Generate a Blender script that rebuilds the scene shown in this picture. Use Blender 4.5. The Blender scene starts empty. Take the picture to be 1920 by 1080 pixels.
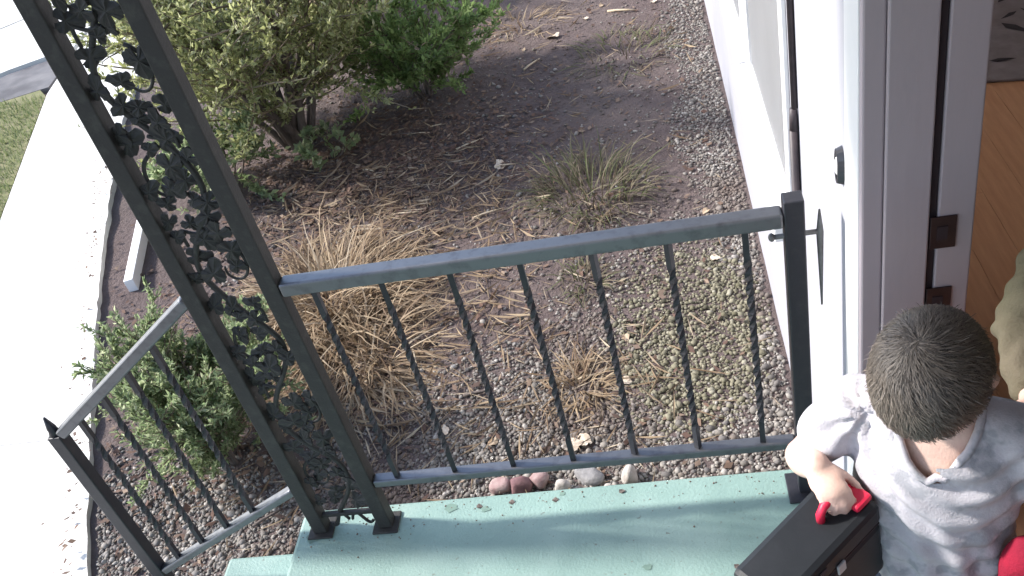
import bpy, bmesh, math, random
import numpy as np
from mathutils import Vector, Matrix, Euler

random.seed(7)
rng = np.random.default_rng(11)
R = math.radians
scene = bpy.context.scene
col = scene.collection

# ------------------------------------------------------------------ camera
cam_data = bpy.data.cameras.new('camera')
cam = bpy.data.objects.new('camera', cam_data)
col.objects.link(cam)
cam.location = (-0.2985, -1.5616, 1.9494)
cam.rotation_euler = (R(52.243), R(12.729), R(4.198))
cam_data.sensor_width = 36.0
cam_data.lens = 1743.96 / 1920 * 36.0
cam_data.clip_start = 0.05
cam_data.clip_end = 2000
scene.camera = cam

# ------------------------------------------------------------------ light
SUN = Vector((1.0, -0.15, -0.80)).normalized()          # direction the light travels
world = bpy.data.worlds.new('World')
scene.world = world
world.use_nodes = True
wn = world.node_tree.nodes
sky = wn.new('ShaderNodeTexSky')
sky.sky_type = 'NISHITA'
sky.sun_disc = False
sky.sun_elevation = math.asin(-SUN.z)
sky.sun_rotation = math.atan2(-SUN.x, -SUN.y)
bg = wn['Background']
bg.inputs['Strength'].default_value = 0.15
world.node_tree.links.new(sky.outputs[0], bg.inputs[0])
sun_data = bpy.data.lights.new('sun', 'SUN')
sun_data.energy = 3.1
sun_data.angle = R(5.0)
sun_data.color = (1.0, 0.955, 0.89)
sun = bpy.data.objects.new('sun', sun_data)
sun.rotation_euler = SUN.to_track_quat('-Z', 'Y').to_euler()
sun.location = (-6, 3, 7)
col.objects.link(sun)
vs = scene.view_settings
vs.view_transform = 'Standard'
vs.look = 'None'
vs.exposure = 1.42
vs.gamma = 1.0
vs.use_curve_mapping = False

# ------------------------------------------------------------------ helpers
GZ = -0.546


def gz(x, y):
    """height of the garden soil"""
    return GZ + 0.012 * np.sin(2.3 * x + 1.1) * np.cos(1.9 * y) + 0.006 * np.sin(7.1 * x + 3.3 * y) + 0.004 * np.sin(13 * y - 5 * x)


def fast_mesh(name, V, F, smooth=False):
    V = np.asarray(V, dtype=np.float32)
    F = np.asarray(F, dtype=np.int32)
    me = bpy.data.meshes.new(name)
    me.vertices.add(len(V))
    me.vertices.foreach_set('co', V.ravel())
    m, k = F.shape
    me.loops.add(m * k)
    me.loops.foreach_set('vertex_index', F.ravel())
    me.polygons.add(m)
    me.polygons.foreach_set('loop_start', np.arange(0, m * k, k, dtype=np.int32))
    me.update(calc_edges=True)
    if smooth:
        me.polygons.foreach_set('use_smooth', np.ones(m, dtype=bool))
    return me


def link(name, me, m=None, parent=None):
    o = bpy.data.objects.new(name, me)
    col.objects.link(o)
    if me is not None and m is not None and len(me.materials) == 0:
        me.materials.append(m)
    if parent is not None:
        o.parent = parent
    return o


def tag(o, label=None, cat=None, group=None, kind=None):
    if label: o['label'] = label
    if cat: o['category'] = cat
    if group: o['group'] = group
    if kind: o['kind'] = kind
    return o


def thing(name, label, cat, loc=(0, 0, 0), rz=0.0, group=None):
    o = bpy.data.objects.new(name, None)
    o.empty_display_size = 0.1
    o.location = loc
    o.rotation_euler = (0, 0, rz)
    col.objects.link(o)
    return tag(o, label, cat, group)


class MB:
    def __init__(s):
        s.v = []
        s.f = []

    def add(s, V, F):
        n = len(s.v)
        s.v += [tuple(p) for p in V]
        s.f += [tuple(i + n for i in f) for f in F]
        return s

    def box(s, lo, hi, bev=0.0, M=None, seg=2):
        lo = Vector(lo); hi = Vector(hi)
        bm = bmesh.new()
        bmesh.ops.create_cube(bm, size=1.0)
        c = (lo + hi) / 2; d = hi - lo
        for v in bm.verts:
            v.co = Vector((v.co.x * d.x, v.co.y * d.y, v.co.z * d.z)) + c
        if bev > 0:
            bmesh.ops.bevel(bm, geom=list(bm.edges), offset=bev, segments=seg, profile=0.5, affect='EDGES')
        if M is not None:
            bm.transform(M)
        bm.verts.index_update()
        s.add([v.co.copy() for v in bm.verts], [[v.index for v in f.verts] for f in bm.faces])
        bm.free()
        return s

    def tube(s, pts, rad, n=8, caps=True, twist=None, square=False):
        pts = [Vector(p) for p in pts]
        if not hasattr(rad, '__len__'): rad = [rad] * len(pts)
        V = []; F = []
        t0 = (pts[1] - pts[0]).normalized()
        up = Vector((0, 1, 0)) if abs(t0.y) < 0.9 else Vector((1, 0, 0))
        for i, p in enumerate(pts):
            t = (pts[min(i + 1, len(pts) - 1)] - pts[max(i - 1, 0)]).normalized()
            a = up - t * up.dot(t)
            if a.length < 1e-5: a = t.orthogonal()
            a.normalize(); up = a
            b = t.cross(a)
            for k in range(n):
                th = 2 * math.pi * k / n + (twist[i] if twist else 0) + (math.pi / 4 if square else 0)
                V.append(p + (a * math.cos(th) + b * math.sin(th)) * rad[i])
        for i in range(len(pts) - 1):
            for k in range(n):
                F.append((i * n + k, i * n + (k + 1) % n, (i + 1) * n + (k + 1) % n, (i + 1) * n + k))
        if caps:
            F.append(tuple(range(n - 1, -1, -1)))
            F.append(tuple((len(pts) - 1) * n + k for k in range(n)))
        return s.add(V, F)

    def capsule(s, pts, rad, n=14):
        pts = [Vector(p) for p in pts]; rad = list(rad)
        a = (pts[0] - pts[1]).normalized(); b = (pts[-1] - pts[-2]).normalized()
        P = []; Q = []
        for k in range(4):
            th = math.pi / 2 * (k + 0.25) / 4.25
            P.append(pts[0] + a * rad[0] * math.cos(th)); Q.append(rad[0] * math.sin(th))
        P += pts; Q += rad
        for k in range(3, -1, -1):
            th = math.pi / 2 * (k + 0.25) / 4.25
            P.append(pts[-1] + b * rad[-1] * math.cos(th)); Q.append(rad[-1] * math.sin(th))
        return s.tube(P, Q, n)

    def loft(s, rings, n=28):
        """rings: (centre, half width along right, half depth along front, right vec, front vec)"""
        V = []; F = []
        for c, a, b, r, f in rings:
            c = Vector(c)
            for k in range(n):
                th = 2 * math.pi * k / n
                V.append(c + r * a * math.cos(th) + f * b * math.sin(th))
        m = len(rings)
        for i in range(m - 1):
            for k in range(n):
                F.append((i * n + k, i * n + (k + 1) % n, (i + 1) * n + (k + 1) % n, (i + 1) * n + k))
        F.append(tuple(range(n - 1, -1, -1))); F.append(tuple((m - 1) * n + k for k in range(n)))
        return s.add(V, F)

    def ellipsoid(s, c, rad, M=None, n=16):
        bm = bmesh.new()
        bmesh.ops.create_uvsphere(bm, u_segments=n, v_segments=n // 2 + 2, radius=1.0)
        for v in bm.verts:
            p = Vector((v.co.x * rad[0], v.co.y * rad[1], v.co.z * rad[2]))
            v.co = (M @ p if M is not None else p) + Vector(c)
        bm.verts.index_update()
        s.add([v.co.copy() for v in bm.verts], [[v.index for v in f.verts] for f in bm.faces])
        bm.free()
        return s

    def mesh(s, name, smooth=False):
        me = bpy.data.meshes.new(name)
        me.from_pydata([tuple(p) for p in s.v], [], s.f)
        bm = bmesh.new(); bm.from_mesh(me)
        bmesh.ops.recalc_face_normals(bm, faces=bm.faces)
        bm.to_mesh(me); bm.free()
        if smooth:
            for p in me.polygons: p.use_smooth = True
        return me

    def build(s, name, m, parent=None, smooth=False):
        return link(name, s.mesh(name, smooth), m, parent)


def prism(poly, z0, z1):
    mb = MB(); n = len(poly)
    V = [(x, y, z0) for x, y in poly] + [(x, y, z1) for x, y in poly]
    F = [tuple(range(n - 1, -1, -1)), tuple(range(n, 2 * n))] + [(i, (i + 1) % n, n + (i + 1) % n, n + i) for i in range(n)]
    return mb.add(V, F)


# ------------------------------------------------------------------ materials
def mat(name, c, rough=0.7, c2=None, scale=6.0, detail=6.0, lo=0.35, hi=0.65, bump=0.0, bscale=60.0, island=None, spec=0.4, metal=0.0, trans=0.0, c3=None, scale3=1.5, lo3=0.5, hi3=0.65, stretch=None, bdist=0.01, coat=0.0, speck=None):
    """Principled; colour = noise mix of c/c2 (c3 a second, larger patch); island = list of colours picked per loose piece"""
    m = bpy.data.materials.new(name); m.use_nodes = True
    nt = m.node_tree; N = nt.nodes; L = nt.links
    b = N['Principled BSDF']
    b.inputs['Roughness'].default_value = rough
    b.inputs['Specular IOR Level'].default_value = spec
    b.inputs['Metallic'].default_value = metal
    b.inputs['Coat Weight'].default_value = coat
    tc = N.new('ShaderNodeTexCoord'); src = tc.outputs['Object']
    if stretch:
        mp = N.new('ShaderNodeMapping'); mp.inputs['Scale'].default_value = stretch
        L.new(src, mp.inputs[0]); src = mp.outputs[0]

    def noise(sc, dt=6.0):
        n = N.new('ShaderNodeTexNoise'); n.inputs['Scale'].default_value = sc; n.inputs['Detail'].default_value = dt
        n.inputs['Roughness'].default_value = 0.62
        L.new(src, n.inputs['Vector']); return n.outputs['Fac']

    def ramp(fac, a, bb):
        r = N.new('ShaderNodeMapRange'); r.inputs[1].default_value = a; r.inputs[2].default_value = bb
        L.new(fac, r.inputs[0]); return r.outputs[0]

    def mix(fac, a, bb):
        x = N.new('ShaderNodeMix'); x.data_type = 'RGBA'
        L.new(fac, x.inputs[0])
        for s_, v in ((6, a), (7, bb)):
            if isinstance(v, tuple): x.inputs[s_].default_value = (*v, 1)
            else: L.new(v, x.inputs[s_])
        return x.outputs[2]
    cur = c
    if island:
        g = N.new('ShaderNodeNewGeometry'); cr = N.new('ShaderNodeValToRGB')
        cr.color_ramp.interpolation = 'LINEAR'
        e = cr.color_ramp.elements
        while len(e) < len(island): e.new(0.5)
        for i, cc in enumerate(island):
            e[i].position = i / max(1, len(island) - 1); e[i].color = (*cc, 1)
        L.new(g.outputs['Random Per Island'], cr.inputs[0]); cur = cr.outputs[0]
    if c2: cur = mix(ramp(noise(scale, detail), lo, hi), cur, c2)
    if c3: cur = mix(ramp(noise(scale3, 3.0), lo3, hi3), cur, c3)
    if speck:
        cur = mix(ramp(noise(speck[1], 2.0), speck[2], speck[3]), cur, speck[0])
    if isinstance(cur, tuple): b.inputs['Base Color'].default_value = (*cur, 1)
    else: L.new(cur, b.inputs['Base Color'])
    if bump > 0:
        bp = N.new('ShaderNodeBump'); bp.inputs['Strength'].default_value = bump; bp.inputs['Distance'].default_value = bdist
        L.new(noise(bscale, 8.0), bp.inputs['Height']); L.new(bp.outputs[0], b.inputs['Normal'])
    if trans > 0:
        tr = N.new('ShaderNodeBsdfTranslucent'); ms = N.new('ShaderNodeMixShader'); ms.inputs[0].default_value = trans
        if isinstance(cur, tuple): tr.inputs[0].default_value = (*cur, 1)
        else: L.new(cur, tr.inputs[0])
        L.new(b.outputs[0], ms.inputs[1]); L.new(tr.outputs[0], ms.inputs[2]); L.new(ms.outputs[0], N['Material Output'].inputs[0])
    return m


M = {}
M['soil'] = mat('soil', (0.145, 0.113, 0.108), 0.95, (0.105, 0.08, 0.077), 9, 8, 0.3, 0.7, 0.9, 45, c3=(0.15, 0.12, 0.112), scale3=1.1, lo3=0.45, hi3=0.7, spec=0.15, bdist=0.03)
M['pebble'] = mat('pebble', (0.2, 0.18, 0.16), 0.8, island=[(0.06, 0.055, 0.052), (0.16, 0.145, 0.13), (0.24, 0.22, 0.195), (0.14, 0.11, 0.092), (0.34, 0.315, 0.285), (0.19, 0.17, 0.155), (0.11, 0.1, 0.098), (0.4, 0.37, 0.34)], c2=(0.14, 0.125, 0.11), scale=60, lo=0.5, hi=0.75, c3=(0.13, 0.1, 0.085), scale3=1.6, lo3=0.5, hi3=0.66, spec=0.3)
M['moss_pebble'] = mat('moss_pebble', (0.2, 0.18, 0.12), 0.85, island=[(0.07, 0.065, 0.045), (0.17, 0.155, 0.11), (0.24, 0.22, 0.16), (0.12, 0.11, 0.07), (0.3, 0.28, 0.22)], spec=0.2)
M['concrete'] = mat('concrete', (0.62, 0.6, 0.56), 0.9, (0.54, 0.52, 0.49), 5, 8, bump=0.25, bscale=120, c3=(0.66, 0.65, 0.62), scale3=0.9, spec=0.2)
M['asphalt'] = mat('asphalt', (0.15, 0.145, 0.15), 0.95, (0.2, 0.19, 0.19), 7, 8, bump=0.5, bscale=150, c3=(0.1, 0.095, 0.1), spec=0.2)
M['turf'] = mat('turf', (0.16, 0.17, 0.08), 0.95, (0.22, 0.2, 0.12), 9, 8, bump=0.6, bscale=80, spec=0.1)
M['grass'] = mat('grass', (0.2, 0.24, 0.1), 0.8, island=[(0.13, 0.18, 0.06), (0.22, 0.26, 0.11), (0.34, 0.33, 0.19), (0.18, 0.22, 0.08)], trans=0.3, spec=0.2)
M['porch'] = mat('porch', (0.215, 0.32, 0.285), 0.5, (0.16, 0.245, 0.22), 3.0, 9, 0.35, 0.7, 0.3, 130, c3=(0.265, 0.365, 0.33), scale3=2.2, lo3=0.52, hi3=0.75, spec=0.4, speck=((0.14, 0.16, 0.14), 55, 0.66, 0.74))
M['porch_chip'] = mat('porch_chip', (0.13, 0.2, 0.17), 0.85, (0.17, 0.25, 0.21), 30, spec=0.2)
M['iron'] = mat('iron', (0.02, 0.02, 0.026), 0.4, (0.034, 0.032, 0.036), 35, 6, 0.5, 0.8, 0.06, 140, spec=0.4)
M['iron_rail'] = mat('iron_rail', (0.17, 0.175, 0.19), 0.45, (0.1, 0.1, 0.11), 35, 6, 0.5, 0.8, 0.04, 140, metal=0.92)
M['iron_green'] = mat('iron_green', (0.028, 0.027, 0.026), 0.6, (0.05, 0.05, 0.044), 40, 6, 0.5, 0.8, 0.2, 160, spec=0.3)
M['grey_iron'] = mat('grey_iron', (0.16, 0.16, 0.165), 0.5, (0.1, 0.095, 0.09), 40, spec=0.5)
M['white'] = mat('white', (0.38, 0.378, 0.42), 0.6, (0.35, 0.348, 0.385), 3, 6, bump=0.1, bscale=80, c3=(0.33, 0.325, 0.36), scale3=1.3, lo3=0.55, hi3=0.8)
M['trim'] = mat('trim', (0.8, 0.79, 0.79), 0.45, (0.75, 0.74, 0.74), 5, bump=0.06, bscale=70)
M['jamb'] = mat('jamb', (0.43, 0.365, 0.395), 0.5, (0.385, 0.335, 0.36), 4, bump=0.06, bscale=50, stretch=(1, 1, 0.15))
M['gasket'] = mat('gasket', (0.028, 0.017, 0.022), 0.7)
M['bronze'] = mat('bronze', (0.05, 0.03, 0.03), 0.45, (0.03, 0.018, 0.02), 30, metal=0.4)
M['wood'] = mat('wood', (0.56, 0.285, 0.15), 0.42, (0.44, 0.205, 0.1), 9, 8, 0.3, 0.7, 0.08, 60, stretch=(6, 0.6, 1), spec=0.5)
M['subfloor'] = mat('subfloor', (0.05, 0.03, 0.02), 0.9)
M['room'] = mat('room', (0.8, 0.77, 0.72), 0.85, (0.77, 0.74, 0.7), 2)
M['shade'] = mat('shade', (0.62, 0.62, 0.64), 0.85, (0.58, 0.58, 0.6), 2, trans=0.72)
M['roof'] = mat('roof', (0.62, 0.62, 0.63), 0.7, (0.57, 0.57, 0.58), 4)
M['shingle'] = mat('shingle', (0.08, 0.075, 0.075), 0.95, (0.12, 0.11, 0.105), 12, bump=0.5)
M['bark'] = mat('bark', (0.17, 0.14, 0.125), 0.9, (0.09, 0.072, 0.065), 25, 8, bump=0.7, bscale=50, stretch=(1, 1, 0.3), spec=0.2)
M['twig'] = mat('twig', (0.16, 0.12, 0.09), 0.9, island=[(0.1, 0.075, 0.055), (0.2, 0.16, 0.12), (0.26, 0.21, 0.15)], spec=0.2)
M['leaf_olive'] = mat('leaf_olive', (0.1, 0.13, 0.04), 0.6, island=[(0.166, 0.186, 0.076), (0.304, 0.324, 0.138), (0.442, 0.455, 0.221), (0.235, 0.262, 0.103), (0.6, 0.6, 0.386)], trans=0.58, spec=0.4)
M['leaf_green'] = mat('leaf_green', (0.06, 0.12, 0.03), 0.6, island=[(0.114, 0.179, 0.056), (0.194, 0.283, 0.097), (0.292, 0.389, 0.145), (0.13, 0.203, 0.073)], trans=0.58, spec=0.4)
M['leaf_pale'] = mat('leaf_pale', (0.14, 0.2, 0.08), 0.6, island=[(0.144, 0.201, 0.093), (0.245, 0.316, 0.159), (0.359, 0.416, 0.23), (0.187, 0.245, 0.122), (0.517, 0.546, 0.359)], trans=0.58, spec=0.4)
M['straw'] = mat('straw', (0.4, 0.3, 0.16), 0.7, island=[(0.13, 0.085, 0.055), (0.27, 0.19, 0.12), (0.38, 0.29, 0.19), (0.19, 0.125, 0.075), (0.46, 0.38, 0.28)], trans=0.25, spec=0.3)
M['tuft'] = mat('tuft', (0.2, 0.16, 0.1), 0.8, island=[(0.09, 0.07, 0.05), (0.15, 0.12, 0.085), (0.22, 0.18, 0.13), (0.1, 0.115, 0.05), (0.13, 0.14, 0.07)], trans=0.2, spec=0.2)
M['litter'] = mat('litter', (0.15, 0.09, 0.06), 0.85, island=[(0.105, 0.066, 0.055), (0.143, 0.088, 0.068), (0.187, 0.127, 0.094), (0.094, 0.064, 0.055), (0.297, 0.22, 0.165)], trans=0.15, spec=0.2)
M['dry_leaf'] = mat('dry_leaf', (0.5, 0.4, 0.29), 0.75, (0.38, 0.27, 0.18), 40, bump=0.3, bscale=100, trans=0.2)
M['pale_leaf'] = mat('pale_leaf', (0.68, 0.6, 0.5), 0.7, (0.55, 0.44, 0.34), 40, bump=0.3, bscale=100, trans=0.2)
M['pink_stone'] = mat('pink_stone', (0.25, 0.15, 0.15), 0.85, (0.34, 0.26, 0.245), 25, 8, bump=0.4, bscale=70)
M['plum_stone'] = mat('plum_stone', (0.13, 0.065, 0.075), 0.8, (0.2, 0.11, 0.11), 25, 8, bump=0.4, bscale=70)
M['pale_stone'] = mat('pale_stone', (0.42, 0.39, 0.36), 0.85, (0.27, 0.235, 0.21), 28, 8, bump=0.4, bscale=70)
M['grey_stone'] = mat('grey_stone', (0.16, 0.155, 0.16), 0.8, (0.26, 0.25, 0.25), 28, 8, bump=0.5, bscale=60)
M['conduit'] = mat('conduit', (0.035, 0.028, 0.034), 0.5, (0.06, 0.045, 0.05), 30)
M['skin'] = mat('skin', (0.66, 0.48, 0.40), 0.5, (0.58, 0.37, 0.30), 22, 8, 0.4, 0.75, bump=0.15, bscale=260, c3=(0.6, 0.38, 0.32), scale3=12, lo3=0.5, hi3=0.75)
M['hair'] = mat('hair', (0.035, 0.027, 0.022), 0.5, island=[(0.075, 0.06, 0.05), (0.125, 0.103, 0.085), (0.213, 0.175, 0.144), (0.094, 0.075, 0.062)], spec=0.5)
M['hair_base'] = mat('hair_base', (0.06, 0.048, 0.041), 0.6, (0.095, 0.078, 0.066), 60, bump=0.5, bscale=150)
M['hair_brown'] = mat('hair_brown', (0.1, 0.06, 0.035), 0.5, (0.16, 0.1, 0.06), 50, bump=0.5, bscale=130)
M['shirt'] = mat('shirt', (0.52, 0.5, 0.535), 0.85, (0.45, 0.43, 0.465), 55, bump=0.25, bscale=300, spec=0.2, c3=(0.34, 0.34, 0.37), scale3=22, lo3=0.52, hi3=0.6)
M['jeans'] = mat('jeans', (0.05, 0.06, 0.1), 0.85, (0.07, 0.08, 0.13), 60, bump=0.2, bscale=250)
M['shoe'] = mat('shoe', (0.1, 0.1, 0.11), 0.6, (0.06, 0.06, 0.07), 30)
M['jacket'] = mat('jacket', (0.2, 0.19, 0.1), 0.85, (0.14, 0.14, 0.07), 8, bump=0.3, bscale=120, spec=0.2)
M['sleeve_tan'] = mat('sleeve_tan', (0.165, 0.14, 0.1), 0.9, (0.125, 0.118, 0.075), 6, 6, 0.35, 0.7, bump=0.4, bscale=160, spec=0.15)
M['maroon'] = mat('maroon', (0.3, 0.025, 0.045), 0.8, (0.2, 0.02, 0.035), 10, bump=0.2, bscale=150)
M['case'] = mat('case', (0.011, 0.013, 0.016), 0.5, (0.018, 0.02, 0.024), 8, bump=0.06, bscale=160, spec=0.3)
M['red'] = mat('red', (0.62, 0.02, 0.06), 0.45, (0.5, 0.015, 0.05), 20)
M['red_cloth'] = mat('red_cloth', (0.3, 0.012, 0.035), 0.8, (0.22, 0.01, 0.03), 30, bump=0.3, bscale=200, spec=0.2)
M['steel'] = mat('steel', (0.42, 0.42, 0.44), 0.45, (0.34, 0.34, 0.36), 40, metal=0.2)
M['eye'] = mat('eye', (0.7, 0.68, 0.66), 0.2)
M['iris'] = mat('iris', (0.05, 0.03, 0.02), 0.2)
M['bell'] = mat('bell', (0.07, 0.07, 0.08), 0.35, metal=0.5)
M['rug_dark'] = mat('rug_dark', (0.03, 0.022, 0.025), 0.95, bump=0.4, bscale=200)
M['rug'] = mat('rug', (0.19, 0.15, 0.15), 0.95, (0.24, 0.2, 0.2), 15, bump=0.5, bscale=250)
M['glass'] = mat('frosted_glass', (0.76, 0.765, 0.78), 0.45, (0.72, 0.725, 0.74), 3, trans=0.8, spec=0.3)

# ------------------------------------------------------------------ ground
xs = np.concatenate([[-400, -150, -60, -25, -14], np.linspace(-9, 1, 126), [3, 8, 20, 60, 150, 400]])
ys = np.concatenate([[-400, -150, -60, -20, -8, -3], np.linspace(-1, 9, 126), [12, 20, 45, 100, 200, 400]])
X, Y = np.meshgrid(xs, ys, indexing='ij')
Zg = gz(X, Y)
fade = np.clip((9 - np.maximum(np.abs(X + 4) - 0, np.abs(Y - 4))) / 2, 0, 1)
Zg = GZ + (Zg - GZ) * fade
nx, ny = len(xs), len(ys)
I = np.arange(nx * ny).reshape(nx, ny)
Fq = np.stack([I[:-1, :-1], I[1:, :-1], I[1:, 1:], I[:-1, 1:]], -1).reshape(-1, 4)
ground = link('ground', fast_mesh('ground', np.stack([X, Y, Zg], -1).reshape(-1, 3), Fq, True), M['soil'])
tag(ground, kind='structure')

walk_right = [(-2.1, -1.6), (-2.35, -0.15), (-2.58, 0.32), (-3.24, 1.79), (-3.8, 3.2), (-4.12, 4.08), (-4.28, 4.62), (-4.49, 5.36), (-4.66, 6.03), (-4.78, 6.55)]
walk_left = [(-5.5, 6.5), (-5.2, 5.0), (-4.46, 2.92), (-3.75, 0.9), (-3.35, -1.6)]
# the walk is cast in slabs with narrow joints
walk = thing('path', None, None, (0, 0, 0)); tag(walk, kind='structure')


def lerp_edge(edge, t):
    y = t
    e = sorted(edge, key=lambda p: p[1])
    for (x0, y0), (x1, y1) in zip(e[:-1], e[1:]):
        if y0 <= y <= y1:
            return x0 + (x1 - x0) * (y - y0) / (y1 - y0)
    return e[-1][0]


def wr(y): return float(np.interp(y, [p[1] for p in walk_right], [p[0] for p in walk_right]))
def wl(y):
    e = sorted(walk_left, key=lambda p: p[1])
    return float(np.interp(y, [p[1] for p in e], [p[0] for p in e]))


wr0 = wr
def wr(y): return wr0(y) + .005 * math.sin(4 * y + 1) + .003 * math.sin(31 * y) + .003 * math.sin(17.3 * y * y)
yy = [-1.6, -0.3, 1.0, 2.3, 3.6, 4.9, 6.45]
for a, b in zip(yy[:-1], yy[1:]):
    a2, b2 = a + 0.0015, b - 0.0015
    n = 24
    right = [(wr(a2 + (b2 - a2) * i / n), a2 + (b2 - a2) * i / n) for i in range(n + 1)]
    left = [(wl(b2 - (b2 - a2) * i / n), b2 - (b2 - a2) * i / n) for i in range(n + 1)]
    prism(right + left, GZ - 0.08, GZ + 0.042).build('slab', M['concrete'], walk)
# lawn strip on the far side of the walk, asphalt gutter, concrete street
tag(prism([(-5.75, 5.02), (-5.35, 5.15), (wl(5.0) - .02, 5.0), (wl(3.5) - .02, 3.5), (wl(2) - .02, 2.0), (wl(0) - .02, 0.0), (wl(-1.6) - .02, -1.6), (-9, -1.6), (-9, 2.0)], GZ - 0.06, GZ + 0.03).build('lawn', M['turf']), kind='structure')
tag(prism([(-9.2, 2.1), (-5.78, 5.04), (-5.3, 5.2), (-5.42, 5.95), (-5.95, 5.7), (-9.4, 2.75)], GZ - 0.06, GZ + 0.024).build('gutter', M['asphalt']), kind='structure')
street = thing('street', None, None); tag(street, kind='structure')
prism([(-9.6, 2.8), (-5.97, 5.73), (-5.45, 6.0), (-5.52, 6.47), (-4.78, 6.5), (-5.6, 8.0), (-7.5, 6.3), (-10.3, 3.6)], GZ - 0.06, GZ + 0.05).build('slab', M['concrete'], street)
prism([(-10.35, 3.62), (-7.52, 6.34), (-5.62, 8.06), (-7.6, 11.5), (-16, 9.0), (-16, 3.6)], GZ - 0.06, GZ + 0.05).build('slab', M['concrete'], street)
tag(prism([(-4.55, 6.5), (-4.2, 6.1), (-2.0, 8.2), (0.5, 9.5), (0.5, 16), (-7.3, 11.5)], GZ - 0.06, GZ + 0.026).build('driveway', M['asphalt']), kind='structure')

# short lawn blades
n = 9000
gx = rng.uniform(-6.5, -3.6, n * 3); gy = rng.uniform(0.8, 5.0, n * 3)
wlv = np.interp(gy, [p[1] for p in sorted(walk_left, key=lambda p: p[1])], [p[0] for p in sorted(walk_left, key=lambda p: p[1])])
k = (gx < wlv - 0.01) & (gx > -6.4) & (gy < 5.0 + 0.86 * (gx + 5.75)); gx, gy = gx[k], gy[k]
h = rng.uniform(0.02, 0.06, len(gx)); th = rng.uniform(0, 6.28, len(gx)); ln = rng.uniform(0.01, 0.04, len(gx))
b0 = np.stack([gx, gy, np.full_like(gx, GZ + 0.03)], -1)
dx = np.stack([np.cos(th), np.sin(th), 0 * th], -1) * 0.004
lean = np.stack([-np.sin(th) * ln, np.cos(th) * ln, h], -1)
V = np.stack([b0 - dx, b0 + dx, b0 + lean], 1).reshape(-1, 3)
tag(link('lawn_grass', fast_mesh('lawn_grass', V, np.arange(len(V)).reshape(-1, 3)), M['grass']), 'short pale green grass of the lawn strip beyond the concrete path', 'grass', kind='stuff')

# ---- gravel: loose pebbles
ico = bmesh.new(); bmesh.ops.create_icosphere(ico, subdivisions=1, radius=1.0)
icoV = np.array([v.co[:] for v in ico.verts]); icoF = np.array([[v.index for v in f.verts] for f in ico.faces]); ico.free()


def stones_mesh(name, x, y, r, sink=0.25):
    n = len(x)
    V = np.repeat(icoV[None], n, 0) * (1 + rng.uniform(-0.22, 0.22, (n, len(icoV), 1)))
    s = np.stack([rng.uniform(.8, 1.25, n), rng.uniform(.7, 1.1, n), rng.uniform(.45, .8, n)], -1) * r[:, None]
    V = V * s[:, None, :]
    a = rng.uniform(0, 6.28, n); c, si = np.cos(a), np.sin(a)
    t = rng.normal(0, .25, n)
    xx = V[..., 0] * c[:, None] - V[..., 1] * si[:, None]; yy_ = V[..., 0] * si[:, None] + V[..., 1] * c[:, None]
    zz = V[..., 2] + xx * t[:, None]
    V = np.stack([xx + x[:, None], yy_ + y[:, None], zz + (gz(x, y) + s[:, 2] * (1 - 2 * sink))[:, None]], -1)
    F = icoF[None] + (np.arange(n) * len(icoV))[:, None, None]
    return fast_mesh(name, V.reshape(-1, 3), F.reshape(-1, 3))


def gravel_density(x, y):
    d = 0.06 + 0 * x
    d = np.maximum(d, np.clip((1.55 - y - 0.25 * np.sin(3 * x)) / 0.7, 0, 1) * np.where(x > -1.75, 1, np.clip((0.95 - y) / 0.4, 0, 1)))
    d = np.maximum(d, np.clip((x + 0.32 + 0.05 * np.sin(5 * y)) / 0.15, 0, 1))
    d = np.maximum(d, 0.55 * np.clip((x + 0.85) / 0.4, 0, 1) * np.clip((2.4 - y) / 0.6, 0, 1))
    return d


n = 150000
px = rng.uniform(-2.75, -0.02, n); py = rng.uniform(0.08, 4.9, n)
keep = rng.uniform(0, 1, n) < gravel_density(px, py) * np.clip(1.25 - 0.16 * py, 0.3, 1)
px, py = px[keep], py[keep]
outx = np.interp(py, [p[1] for p in walk_right], [p[0] for p in walk_right])
k = px > outx + 0.03; px, py = px[k], py[k]
pr_ = rng.gamma(5, 0.00125, len(px)).clip(0.003, 0.017)
mossy = (((px + .36) / .3) ** 2 + ((py - 1.3) / .55) ** 2 + rng.normal(0, .25, len(px))) < 1
tag(link('gravel', stones_mesh('gravel', px[mossy], py[mossy], pr_[mossy]), M['moss_pebble']), 'yellowish mossy patch of gravel near the wall', 'gravel', kind='stuff')
px, py, pr_ = px[~mossy], py[~mossy], pr_[~mossy]
tag(link('gravel', stones_mesh('gravel', px, py, pr_), M['pebble']), 'loose grey and brown gravel spread beside the porch and along the wall', 'gravel', kind='stuff')

# ---- litter: brown leaf flakes and straw bits on the soil
def flakes(name, x, y, size, aspect, m, label, cat, up=0.006, tilt=0.35):
    n = len(x)
    a = rng.uniform(0, 6.28, n); t = rng.normal(0, tilt, n)
    d = np.stack([np.cos(a), np.sin(a), 0 * a], -1); w = np.stack([-np.sin(a), np.cos(a), t], -1)
    d[:, 2] = rng.normal(0, tilt * .5, n)
    c = np.stack([x, y, gz(x, y) + up + rng.uniform(0, up * 2, n)], -1)
    L_ = size[:, None]; W_ = (size * aspect)[:, None]
    curl = np.stack([0 * x, 0 * x, size * rng.uniform(-.1, .35, n)], -1)
    V = np.stack([c - d * L_, c + w * W_ - d * L_ * .15, c + d * L_ + curl, c - w * W_ + d * L_ * .1], 1)
    F = np.arange(4 * n).reshape(n, 4)
    tri = np.concatenate([F[:, [0, 1, 2]], F[:, [0, 2, 3]]])
    o = link(name, fast_mesh(name, V.reshape(-1, 3), tri), m)
    return tag(o, label, cat, kind='stuff')


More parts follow.
